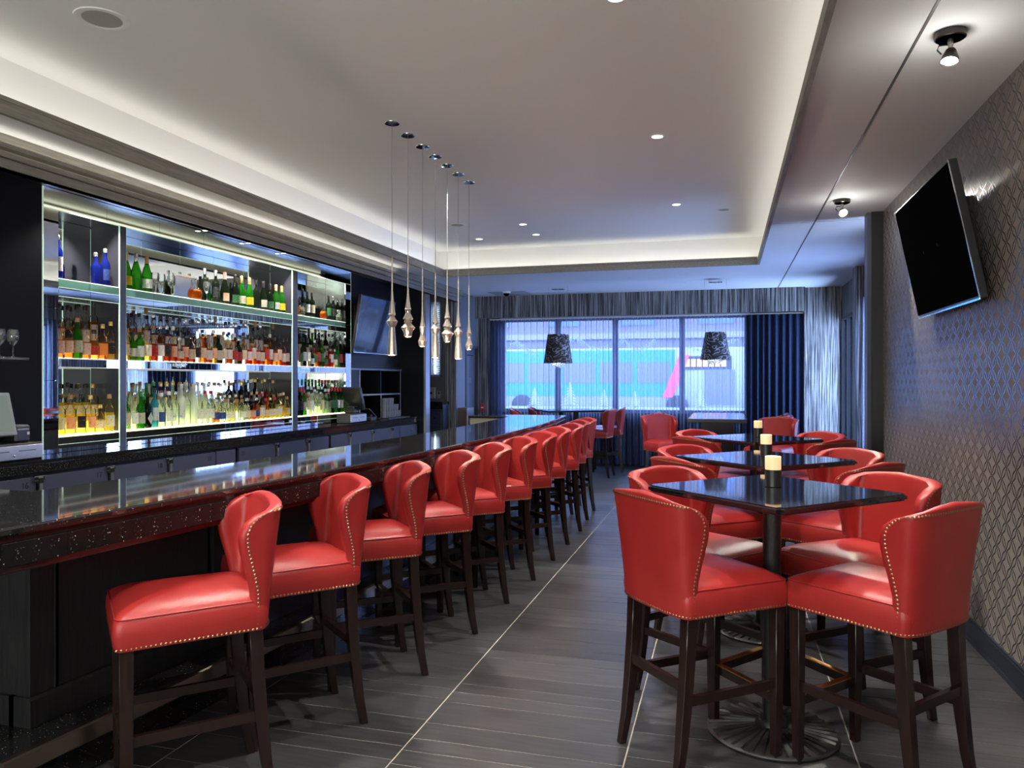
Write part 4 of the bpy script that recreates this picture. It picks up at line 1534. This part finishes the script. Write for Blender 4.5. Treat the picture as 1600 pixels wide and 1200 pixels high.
def stool(x, y, face_deg, label, group):
    """x,y = centre; face_deg = heading of its front (0 = +y, ccw)"""
    if not used[0]:
        used[0] = True
        stool0.location = (x, y, 0)
        stool0.rotation_euler = (0, 0, R(face_deg))
        stool0['label'] = label
        stool0['group'] = group
        return stool0
    return dup(stool0, (x, y, 0), R(face_deg), label, group)


# bar stools: given the near rear corner of each
PB = [(-1.61, 2.435, 136), (-1.56, 3.06, 138), (-1.51, 3.645, 130), (-1.465, 4.32, 132), (-1.453, 4.965, 130), (-1.425, 5.595, 130), (-1.42, 6.26, 132), (-1.428, 6.901, 131), (-1.43, 7.553, 128), (-1.47, 8.176, 127), (-1.498, 8.787, 126)]
lab11 = ['at the near corner of the bar, whole seat in view'] + [f'pushed to the curved bar, {ORD[i]} from its near corner' for i in range(1, 10)] + ['at the far end of the curved bar, last of the row']
for i, (px_, py_, fd) in enumerate(PB):
    a = R(fd)
    fwd = Vector((-math.sin(a), math.cos(a)))
    rt = Vector((math.cos(a), math.sin(a)))       # local +x
    # near rear corner is local (-.2, -.235)  -> local x axis for this heading points to -x,-y.. choose the one nearer the camera
    best = None
    for sx in (-1, 1):
        c = Vector((px_, py_)) - rt * (sx * .19) + fwd * .25
        if best is None or c.y > best.y:
            best = c
    stool(best.x + .025, best.y, fd, 'red leather bar stool ' + lab11[i], 'red bar stools along the curved bar')

# ================================================================ BISTRO TABLES
TC = [(.19, 3.45), (.212, 4.83), (.225, 6.52)]
tn = ['nearest', 'middle', 'farthest']
tn2 = ['first', 'second', 'third']


def make_table():
    t = thing('bistro_table', 'x', 'table')
    bm = bmesh.new()
    vs = addbox(bm, -.378, .378, -.378, .378, 1.012, 1.040)
    bmesh.ops.bevel(bm, geom=[e for e in bm.edges if abs(e.verts[0].co.z - e.verts[1].co.z) > .01], offset=.02, segments=4, affect='EDGES')
    bmesh.ops.bevel(bm, geom=[e for e in bm.edges if abs(e.verts[0].co.z - e.verts[1].co.z) < .001 and len(e.link_faces) == 2 and abs(e.link_faces[0].normal.z - e.link_faces[1].normal.z) > .5], offset=.008, segments=3, affect='EDGES')
    link('tabletop', mesh('tabletop', bm, GRANT, True, 40), t, rot=(0, 0, R(45)))
    bm = bmesh.new()
    addlathe(bm, [(.038, .04), (.038, 1.0)], 24)
    link('pole', mesh('pole', bm, IRONP, True), t)
    o = B('mounting_plate', IRON, [(-.15, .15, -.15, .15, 1.0, 1.012)], t)
    bm = bmesh.new()
    addlathe(bm, [(.25, 0), (.268, .004), (.270, .012), (.262, .020), (.15, .030), (.062, .042), (.058, .06), (.05, .066), (.001, .066)], 48)
    base = link('base', mesh('base', bm, IRON, True, 50), t)
    # radial fan ribs
    rib = bmesh.new()
    n = 36
    for k_ in range(n):
        a = 2 * PI * k_ / n
        d_ = Vector((math.cos(a), math.sin(a), 0))
        s_ = Vector((-math.sin(a), math.cos(a), 0))
        pts = [(.07, .042, .003), (.15, .034, .005), (.235, .026, .009), (.258, .023, .011)]
        top_, l_, r_ = [], [], []
        for (rr, z, hw) in pts:
            top_.append(rib.verts.new(d_ * rr + Vector((0, 0, z + .004))))
            l_.append(rib.verts.new(d_ * rr + s_ * hw + Vector((0, 0, z - .006))))
            r_.append(rib.verts.new(d_ * rr - s_ * hw + Vector((0, 0, z - .006))))
        for q_ in range(3):
            rib.faces.new((l_[q_], l_[q_ + 1], top_[q_ + 1], top_[q_]))
            rib.faces.new((top_[q_], top_[q_ + 1], r_[q_ + 1], r_[q_]))
        rib.faces.new((top_[3], l_[3], r_[3]))
    link('fan_ribs', mesh('fan_ribs', rib, mat('worn_iron_rib', (.012, .010, .009), .42, metal=0), True, 30), base)
    return t


table0 = make_table()
candle0 = None
for i, (x, y) in enumerate(TC):
    lab = f'square black granite bistro table on iron fan base, {tn2[i]} in the row'
    if i == 0:
        table0.location = (x, y, 0)
        table0['label'] = lab
        table0['group'] = 'square bistro tables'
    else:
        dup(table0, (x, y, 0), 0, lab, 'square bistro tables')
    cx, cy = [(.198, 3.52), (.237, 4.92), (.255, 6.60)][i]
    lab = f'round candle holder with black base and glowing cream top on the {tn[i]} bistro table'
    if candle0 is None:
        candle0 = thing('candle_holder', lab, 'candle', (cx, cy, 1.041), 0, 'candle holders on the bistro tables')
        bm = bmesh.new()
        addlathe(bm, [(.033, 0), (.0345, .002), (.0345, .072), (.033, .074)], 32)
        link('base', mesh('base', bm, mat('matte_black', (.012, .012, .012), .4), True), candle0)
        bm = bmesh.new()
        addlathe(bm, [(.033, .074), (.0335, .075), (.0335, .130), (.031, .132), (.028, .130), (.027, .09), (.001, .088)], 32)
        link('glowing_shade', mesh('glowing_shade', bm, mat('candle_glow', (.8, .6, .35), .5, emit=((1, .70, .38), .48)), True), candle0)
    else:
        dup(candle0, (cx, cy, 1.041), 0, lab)
for i, (x, y) in enumerate(TC):
    # centre of each stool relative to the table, heading toward the centre
    for (dx, dy, fd, pos) in ((-.285, -.235, -50, 'near left corner'), (.37, -.235, 49, 'near right corner'), (-.29, .30, -128, 'far left corner'), (.37, .30, 130, 'far right corner')):
        stool(x + dx, y + dy, fd, f'red leather stool at the {pos} of the {tn2[i]} granite bistro table', 'red stools around the bistro tables')

# far tables
DT = mat('dark_table_wood', (.014, .013, .016), .16)
t = thing('communal_table', 'long dark high table in front of the window between red stools', 'table', (-.10, 10.35, 0))
B('tabletop', DT, [(-.345, .345, -.92, .92, 1.0, 1.045)], t, bev=.004)
for yy_ in (-.62, .62):
    B('pedestal', DT, [(-.19, .19, yy_ - .05, yy_ + .05, .03, 1.0)], t, bev=.004)
    B('foot', DT, [(-.25, .25, yy_ - .12, yy_ + .12, 0, .03)], t, bev=.006)
for (x, y, fd, s_) in ((-.72, 9.86, -150, 'front left'), (-.62, 10.45, -90, 'second on the left'), (-.62, 11.05, -90, 'third on the left'), (.50, 9.45, 155, 'front right'), (.50, 10.20, 90, 'second on the right'), (.50, 10.85, 90, 'third on the right')):
    stool(x, y, fd, f'red leather stool {s_} of the long dark table by the window', 'red stools at the long dark table')
t = thing('window_table', 'thin topped high table with two posts near the left window end', 'table', (-2.42, 12.05, 0))
bm = bmesh.new()
addbox(bm, -.46, .46, -.40, .40, 1.012, 1.04, bev=.004)
link('tabletop', mesh('tabletop', bm, DT, True), t, rot=(0, 0, R(30)))
for xx in (-.12, .12):
    bm = bmesh.new()
    addlathe(bm, [(.16, 0), (.17, .012), (.045, .03), (.04, .05), (.04, 1.01)], 20)
    link('post', mesh('post', bm, IRONP, True), t, (xx, 0, 0))
for (x, y, fd, s_) in ((-1.98, 12.0, 85, 'right side, closer to the aisle'), (-1.90, 12.72, 95, 'right side, closer to the window'), (-2.98, 11.75, -80, 'left side, seen above the bar top'), (-2.86, 12.45, -85, 'left side, behind the first')):
    stool(x, y, fd, f'red leather stool at the thin window table, {s_}', 'red stools at the thin window table')

# ================================================================ PENDANTS over the bar
PTY = [5.086, 5.372, 5.66, 5.94, 6.22, 6.503, 6.80]
PBOT = [1.684, 1.833, 1.773, 1.690, 1.836, 1.695, 1.793]
PSTEM = [2.397, 2.451, 2.385, 2.398, 2.453, 2.406, 2.396]
PTYPE = 'ABCABAC'
PROF = {
    'A': [(.0, 0), (.029, 0), (.0345, .002), (.031, .06), (.025, .13), (.0215, .18), (.020, .20), (.040, .238), (.041, .243), (.021, .268), (.016, .278), (.027, .294), (.024, .296), (.016, .34), (.010, .40), (.006, .47), (.005, .60)],
    'B': [(.0, 0), (.027, 0), (.030, .004), (.034, .035), (.050, .062), (.055, .068), (.028, .096), (.025, .102), (.033, .112), (.023, .122), (.038, .132), (.038, .137), (.019, .175), (.018, .190), (.027, .208), (.022, .212), (.013, .26), (.007, .34), (.005, .42), (.005, .60)],
    'C': [(.0, 0), (.026, 0), (.028, .004), (.033, .038), (.034, .042), (.019, .080), (.0165, .105), (.021, .135), (.026, .152), (.021, .156), (.012, .20), (.008, .26), (.006, .34), (.005, .60)],
}
for i, (y, zb, zs, k) in enumerate(zip(PTY, PBOT, PSTEM, PTYPE)):
    desc = {'A': 'long flared', 'B': 'double bulb', 'C': 'slim waisted'}[k]
    t = thing('pendant_light', f'{desc} champagne glass pendant over the bar, {ORD[i]} from the near end', 'pendant light', (-2.31, y, ZU), 0, 'champagne glass pendants over the bar')
    bm = bmesh.new()
    addlathe(bm, [(.004, -.012), (.052, -.010), (.056, -.004), (.056, 0)], 28)
    link('canopy', mesh('canopy', bm, CHROME, True), t)
    bm = bmesh.new()
    addlathe(bm, [(.0018, zs - ZU), (.0018, 0)], 6)
    link('cord', mesh('cord', bm, mat('grey_cord', (.25, .24, .22), .5), True), t)
    bm = bmesh.new()
    pr_ = PROF[k]
    Ht = zs - zb
    pr2 = [(r * 1.0, z - ZU + zb) for r, z in pr_[:-1]] + [(.0045, Ht + zb - ZU)]
    pr2 = [p for p in pr2 if p[1] <= zs - ZU + 1e-6]
    addlathe(bm, pr2, 10, cap=False)
    link('glass_body', mesh('glass_body', bm, GOLDG, True, 30), t)
    bm = bmesh.new()
    addlathe(bm, [(.016, -.001), (.016, .004)], 12)
    light('pendant_lamp', 'POINT', (-2.31, y, zb - .03), 3.5, (1, .8, .6), shadow_soft_size=.02)
    link('bulb', mesh('bulb', bm, mat('pendant_bulb', (1, .6, .3), .5, emit=((1, .5, .22), 2.0)), True), t, (0, 0, zb - ZU - .002))

# ================================================================ CEILING FIXTURES


def fixture(x, y, z, lit, label, r=.055, name='downlight'):
    t = thing(name, label, 'light' if lit else 'speaker', (x, y, z), 0, 'recessed ceiling downlights' if lit else 'round ceiling speakers')
    bm = bmesh.new()
    addlathe(bm, [(r * .72, -.002), (r * .8, -.006), (r, -.005), (r * 1.02, 0), (r * .72, 0)], 32, cap=False)
    link('trim_ring', mesh('trim_ring', bm, WHITE, True), t)
    bm = bmesh.new()
    addlathe(bm, [(.001, -.0025), (r * .74, -.0025), (r * .74, 0)], 28, cap=False)
    link('lens' if lit else 'grille', mesh('lens', bm, LIT if lit else mat('speaker_grille', (.42, .40, .37), .8, bump=(900, .6)), True), t)
    return t


DL = [(-.5, 5.91, 'above the aisle, closer to the bar stools start'), (-.5, 8.24, 'above the aisle, halfway to the window'), (-2.315, 8.80, 'beyond the row of pendants'), (-2.315, 9.46, 'just before the far edge of the ceiling tray'), (-3.105, 9.56, 'in the far left corner of the ceiling tray'), (-.51, 3.71, 'at the top edge of the picture above the aisle')]
for x, y, t in DL:
    fixture(x, y, ZU, True, 'small lit round downlight ' + t)
fixture(-3.08, 3.23, ZU, False, 'large round white ceiling speaker above the left of the bar', .13, 'ceiling_speaker')
fixture(-.02, 8.63, ZU, False, 'unlit round ceiling speaker near the right side of the tray', .075, 'ceiling_speaker')
fixture(-3.08, 8.63, ZU, False, 'unlit round ceiling speaker behind the pendant cords', .10, 'ceiling_speaker')
for x, y in [(-.5, 5.91), (-.5, 8.24), (-.5, 3.71), (-.5, 1.4), (-2.315, 8.8), (-2.315, 3.6), (-2.315, 1.2), (-3.105, 9.56), (-2.315, 6.0), (-3.1, 5.6), (-3.1, 2.2)]:
    light('downlight_lamp', 'SPOT', (x, y, ZU - .02), E_DOWN, (1, .97, .90), spot_size=R(100), spot_blend=.6, shadow_soft_size=.03)


def spot_fixture(x, y, aim, label):
    t = thing('ceiling_spotlight', label, 'spotlight', (x, y, ZL), 0, 'black ceiling spotlights')
    bm = bmesh.new()
    addlathe(bm, [(.058, -.032), (.063, -.028), (.063, 0), (.001, 0)], 32)
    addlathe(bm, [(.001, -.032), (.058, -.032)], 32, cap=False)
    link('canopy', mesh('canopy', bm, mat('bronze_black', (.02, .014, .012), .3), True), t)
    bm = bmesh.new()
    addlathe(bm, [(.012, -.06), (.012, -.03)], 12)
    addlathe(bm, [(.009, -.095), (.009, -.06)], 12)
    link('stem', mesh('stem', bm, STEEL, True), t)
    bm = bmesh.new()
    addtube(bm, [(-.01, 0, -.055), (-.045, 0, -.055), (-.052, 0, -.075), (-.035, 0, -.095)], .0035, 6)
    link('wire', mesh('wire', bm, PLASTB, True), t)
    d_ = (Vector(aim) - Vector((x, y, ZL - .10))).normalized()
    q_ = (-d_).to_track_quat('Z', 'Y')
    bm = bmesh.new()
    addlathe(bm, [(.014, .03), (.022, .02), (.036, -.02), (.038, -.035), (.035, -.036), (.030, -.028)], 20, cap=False)
    hd = link('head', mesh('head', bm, MATS['bronze_black'], True, 40), t, (0, 0, -.10))
    hd.rotation_mode = 'QUATERNION'
    hd.rotation_quaternion = q_
    bm = bmesh.new()
    addlathe(bm, [(.001, -.031), (.031, -.030)], 16, cap=False)
    link('bulb', mesh('bulb', bm, mat('spot_bulb', (1, 1, 1), .5, emit=((1, .97, .92), 40)), True), hd)
    light('spot_spill', 'POINT', (x + d_.x * .08, y + d_.y * .08, ZL - .23), E_SPILL, (1, .97, .9), shadow_soft_size=.02)
    l_ = light('spot_lamp', 'SPOT', Vector((x, y, ZL - .10)) + d_ * .05, E_SPOT, (1, .92, .8), spot_size=R(60), spot_blend=.35, shadow_soft_size=.015)
    l_.rotation_mode = 'QUATERNION'
    l_.rotation_quaternion = q_
    return t


spot_fixture(.949, 3.761, (.45, 3.0, 0), 'black ceiling spotlight with glaring bulb above the nearest bistro table')
spot_fixture(.948, 6.998, (1.3, 5.2, 1.6), 'black ceiling spotlight beyond the big television near the wall column')
light('spot_spill', 'POINT', (.95, .6, 2.82), E_SPILL, (1, .97, .9), shadow_soft_size=.02)
light('spot_lamp', 'SPOT', (.95, .6, 2.93), E_SPOT, (1, .92, .8), rot=(R(25), 0, 0), spot_size=R(70), spot_blend=.4, shadow_soft_size=.02)
light('spot_lamp', 'SPOT', (.3, 3.4, ZL - .05), E_SPOT * .8, (1, .92, .8), spot_size=R(70), spot_blend=.3, shadow_soft_size=.012)
light('spot_lamp', 'SPOT', (.25, 5.0, ZL - .05), E_SPOT * .8, (1, .92, .8), spot_size=R(70), spot_blend=.3, shadow_soft_size=.012)
light('spot_lamp', 'SPOT', (.25, 6.6, ZL - .05), E_SPOT * .8, (1, .92, .8), spot_size=R(70), spot_blend=.3, shadow_soft_size=.012)

# security dome, hatch, detector
t = thing('security_camera', 'small black dome security camera on the far ceiling above the valance', 'camera', (-3.62, 12.65, ZL))
bm = bmesh.new()
addlathe(bm, [(.06, -.035), (.07, -.03), (.075, 0)], 24, cap=False)
link('housing', mesh('housing', bm, WHITE, True), t)
bm = bmesh.new()
addlathe(bm, [(.001, -.085), (.03, -.075), (.048, -.055), (.052, -.033)], 20, cap=False)
link('dome', mesh('dome', bm, SCREEN, True), t)
t = thing('ceiling_hatch', 'square grey access panel in the far ceiling around the dome camera', 'hatch', (-3.62, 12.9, ZL))
B('panel', mat('hatch_paint', (.42, .42, .42), .6), [(-.33, .33, -.25, .30, -.006, 0)], t)


def shade_lamp(x, y, zb, zt, rb, rt, zc, label):
    t = thing('shade_pendant', label, 'pendant light', (x, y, ZL), 0, 'patterned drum pendants by the window')
    m = mat('damask_shade', (.020, .020, .026), .6)
    if 'dsk' not in MATS:
        MATS['dsk'] = m
        nt = m.node_tree
        L = nt.links.new
        co = N(nt, 'ShaderNodeTexCoord')
        n = N(nt, 'ShaderNodeTexNoise')
        n.inputs['Scale'].default_value = 7
        n.inputs['Distortion'].default_value = 2.5
        n.inputs['Detail'].default_value = 1.5
        L(co.outputs['Object'], n.inputs['Vector'])
        r = N(nt, 'ShaderNodeValToRGB')
        e = r.color_ramp.elements
        e[0].position = .47
        e[0].color = (.014, .014, .02, 1)
        e[1].position = .56
        e[1].color = (.014, .014, .02, 1)
        k_ = e.new(.515)
        k_.color = (.55, .56, .62, 1)
        L(n.outputs[0], r.inputs[0])
        L(r.outputs[0], nt.nodes['Principled BSDF'].inputs['Base Color'])
    bm = bmesh.new()
    addlathe(bm, [(rb, zb - ZL), (rt, zt - ZL), (rt - .004, zt - ZL), (rb - .004, zb - ZL), (rb, zb - ZL)], 40, cap=False)
    link('lamp_shade', mesh('lamp_shade', bm, m, True, 50), t)
    bm = bmesh.new()
    addbox(bm, -.10, .10, -.06, .06, -.05, -.03)
    for xx in (-.16, .16):
        addtube(bm, [(xx, 0, 0), (xx, 0, -.10)], .005, 6)
        addtube(bm, [(xx, 0, -.08), (xx * .9, 0, zt - ZL)], .0012, 5)
    addtube(bm, [(0, 0, -.04), (0, 0, zt - ZL)], .002, 5)
    for a in range(3):
        addtube(bm, [(0, 0, zt - ZL - .01), (rt * math.cos(a * 2.1), rt * math.sin(a * 2.1), zt - ZL - .01)], .003, 5)
    link('suspension', mesh('suspension', bm, CHROME), t)
    bm = bmesh.new()
    rr = random.Random(3)
    for i in range(130):
        a = rr.uniform(0, 2 * PI)
        q_ = rb * .55 * math.sqrt(rr.random())
        z = zb - ZL + rr.uniform(-.10, .02) * (1 - q_ / rb)
        m4 = Matrix.Translation((q_ * math.cos(a), q_ * math.sin(a), z))
        bmesh.ops.create_icosphere(bm, subdivisions=1, radius=.011, matrix=m4)
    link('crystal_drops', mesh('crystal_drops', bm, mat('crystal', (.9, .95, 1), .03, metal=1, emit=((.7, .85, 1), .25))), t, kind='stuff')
    bm = bmesh.new()
    addlathe(bm, [(.001, 0), (.03, .02), (.03, .06), (.001, .09)], 12)
    link('bulb', mesh('bulb', bm, mat('shade_bulb', (1, 1, 1), .5, emit=((.9, .95, 1), 8)), True), t, (0, 0, zb - ZL + .05))
    return t


shade_lamp(-2.62, 12.2, 1.785, 2.25, .235, .17, 0, 'dark damask drum pendant with crystals over the thin window table')
shade_lamp(-.15, 11.95, 1.815, 2.23, .225, .15, 0, 'dark damask drum pendant with crystals above the long dark table')

# ================================================================ CURTAINS


def curtain(x0, x1, y, z0, z1, m, amp, per, seed, name, label, nz=4):
    rr = random.Random(seed)
    bm = bmesh.new()
    n = int((x1 - x0) / per * 8)
    ph = 0
    xs, ys = [], []
    for i in range(n + 1):
        x = x0 + (x1 - x0) * i / n
        ph += 2 * PI / 8 * rr.uniform(.55, 1.45)
        xs.append(x)
        ys.append(y + amp * math.sin(ph) * rr.uniform(.7, 1.1))
    rows = []
    for j in range(nz + 1):
        f = j / nz
        z = z0 + (z1 - z0) * f
        rows.append([bm.verts.new((x, y + (yy_ - y) * (1 - .35 * f), z)) for x, yy_ in zip(xs, ys)])
    for j in range(nz):
        for i in range(n):
            bm.faces.new((rows[j][i], rows[j][i + 1], rows[j + 1][i + 1], rows[j + 1][i]))
    return tag(link(name, mesh(name, bm, m, True, None)), label, 'curtain')


SHEER = glassy('sheer_fabric', (.60, .62, .70), 0, (.24, .26, .36), .14, facing=True)
SHEER2 = glassy('dense_sheer_fabric', (.6, .65, .85), 0, (.20, .24, .40), .55, facing=True)
DRAPE = mat('navy_drape', (.012, .020, .050), .8, spec=.2)
curtain(-4.02, .36, 13.50, .03, 2.60, SHEER, .055, .11, 5, 'sheer_curtain', 'long pleated sheer curtain across the whole street window')
curtain(-4.18, -3.95, 13.52, .03, 2.60, SHEER2, .035, .06, 9, 'gathered_curtain', 'gathered blue grey curtain at the left end of the window', 4)
curtain(.33, 1.235, 13.46, .03, 2.605, DRAPE, .045, .10, 11, 'navy_drape', 'heavy navy drape drawn at the right end of the window')
sc_ = curtain(-.80, .80, 0, .03, 2.60, SHEER, .04, .10, 21, 'side_sheer_curtain', 'sheer curtain over the side window behind the dark wall column')
sc_.location = (1.755, 10.25, 0)
sc_.rotation_euler = (0, 0, R(90))
t = thing('curtain_track', 'white curtain track with hooks under the valance', 'curtain track')
B('rail', WHITE, [(-4.18, 1.235, 13.49, 13.53, 2.612, 2.632)], t)
bm = bmesh.new()
for i in range(70):
    x = -4.1 + i * .075
    addbox(bm, x - .004, x + .004, 13.485, 13.492, 2.592, 2.614)
link('hooks', mesh('hooks', bm, WHITE), t, kind='stuff')

# window decals: frosted trees and pine branches
DEC_M = glassy('frost_decal', (.9, .95, 1), 0, (.9, .93, 1), .75)
gd = 'white frosted tree decals on the window'
for i, (x, h, t) in enumerate(((-3.38, .36, 'small frosted white tree decal in the left window pane'), (-2.72, .46, 'tall frosted white tree decal left of the centre of the window'), (-2.1, .33, 'small frosted white tree decal just left of the second mullion'), (-1.55, .30, 'small frosted white tree decal right of the second mullion'), (-.42, .34, 'frosted white tree decal in the right window pane'))):
    bm = bmesh.new()
    n = 7
    for k_ in range(n):
        z = h * (.12 + .88 * k_ / n)
        wd = h * .36 * (1 - k_ / n) + .01
        a = bm.verts.new((-wd, 0, z - h * .05))
        b = bm.verts.new((wd, 0, z - h * .05))
        c = bm.verts.new((0, 0, z + h * .15))
        d_ = bm.verts.new((0, 0, z))
        bm.faces.new((a, d_, c))
        bm.faces.new((d_, b, c))
    addbox(bm, -.012, .012, -.0005, .0005, 0, h * .15)
    bmesh.ops.solidify(bm, geom=[f for f in bm.faces], thickness=.0005)
    tag(link('tree_decal', mesh('tree_decal', bm, DEC_M), None, (x, 13.68, 1.02)), t, 'window decal', gd)
for i, (x0, x1, z, t) in enumerate(((-3.9, -3.35, 2.12, 'frosted pine branch decal at the top of the left pane'), (-2.75, -2.0, 2.18, 'long frosted pine branch decal near the top of the second pane'), (-1.8, -1.2, 2.16, 'frosted pine branch decal at the top of the third pane'), (-.65, .2, 2.12, 'frosted pine branch decal at the top of the right pane'))):
    bm = bmesh.new()
    rr = random.Random(i)
    for k_ in range(90):
        f = k_ / 90
        x = x0 + (x1 - x0) * f
        zz = z + .10 * math.sin(f * 5 + i) + rr.uniform(-.02, .02)
        a = rr.uniform(-1.2, 1.2) - PI / 2
        l_ = rr.uniform(.05, .12)
        p = Vector((x, 0, zz))
        e = p + Vector((math.cos(a) * l_, 0, math.sin(a) * l_))
        s_ = Vector((-math.sin(a), 0, math.cos(a))) * .008
        bm.faces.new([bm.verts.new(v) for v in (p - s_, p + s_, e)])
    bmesh.ops.solidify(bm, geom=[f for f in bm.faces], thickness=.0005)
    tag(link('branch_decal', mesh('branch_decal', bm, DEC_M), None, (0, 13.68, 0)), t, 'window decal', 'frosted pine branch decals on the window')

# ================================================================ OUTSIDE
SNOW = mat('packed_snow', (.14, .145, .15), .8, bump=(3, .4))
S('street', SNOW, [(-60, 60, 14.2, 60, -.25, -.15)])
bus = thing('city_bus', 'blurred teal and white city bus passing outside the window', 'bus', (0, 36.5, -.15))
TEAL = mat('teal_paint', (.007, .17, .18), .35)
bm = bmesh.new()
addbox(bm, -11.1, .9, -1.3, 1.3, .35, 3.15, bev=.15, seg=2)
link('body', mesh('body', bm, mat('bus_white', (.22, .23, .22), .4), True), bus)
B('roof_band', TEAL, [(-11.0, -2.2, -1.32, -1.30, 2.62, 3.05)], bus)
B('side_band', TEAL, [(-11.0, -2.2, -1.32, -1.30, .95, 1.38)], bus)
B('window_band', TEAL, [(-11.0, -2.2, -1.315, -1.30, 1.38, 2.62)], bus)
for i in range(5):
    B('side_window', mat('bus_window', (.10, .10, .17), .3), [(-10.7 + i * 1.7, -9.2 + i * 1.7, -1.34, -1.32, 1.55, 2.5)], bus)
B('door', MATS['bus_window'], [(-.9, .4, -1.34, -1.30, .6, 2.15)], bus)
B('destination_sign', mat('amber_display', (1, .4, .05), .5, emit=((1, .30, .02), 1.3)), [(-1.75 + i * .26, -1.75 + i * .26 + .2, -1.345, -1.34, 2.28, 2.62) for i in range(7)], bus)
B('sign_backing', PLASTB, [(-1.95, .25, -1.34, -1.30, 2.15, 2.75)], bus)
bm = bmesh.new()
vs = addbox(bm, -2.75, -2.30, -1.36, -1.325, .9, 2.8)
for v_ in vs:
    v_.co.x += (v_.co.z - .9) / 1.9 * .75
link('red_stripe', mesh('red_stripe', bm, mat('bus_red', (.95, .05, .08), .4)), bus)
for x in (-9.3, -1.2 - .9):
    bm = bmesh.new()
    addlathe(bm, [(.2, -.15), (.5, -.15), (.5, .15), (.2, .15)], 24)
    link('wheel', mesh('wheel', bm, PLASTB, True), bus, (x, -1.2, .5), (R(90), 0, 0))
bd = thing('stone_building', 'pale stone building across the street behind the bus', 'building', (0, 46, -.2))
STONE = mat('pale_stone', (.13, .115, .12), .85)
B('wall', STONE, [(-26, 22, 0, 2, 0, 16)], bd)
for i in range(10):
    for z in (1.0, 5.0, 9.0):
        o = B('window', mat('far_window', (.06, .09, .16), .2), [(-24 + i * 4.5, -22 + i * 4.5, -.05, 0, z, z + 2.2)], bd)
for z in (4.2, 8.2, 12.2):
    B('stone_course', mat('stone_course', (.20, .18, .19), .8), [(-26, 22, -.15, 0, z, z + .35)], bd)
bank = tag(B('snow_bank', SNOW, [(-14, 6, 27.0, 28.2, -.2, .55)], bev=.25), 'low bank of ploughed snow along the street outside', 'snow')
print('bottles', NB, 'objects', len(bpy.data.objects))
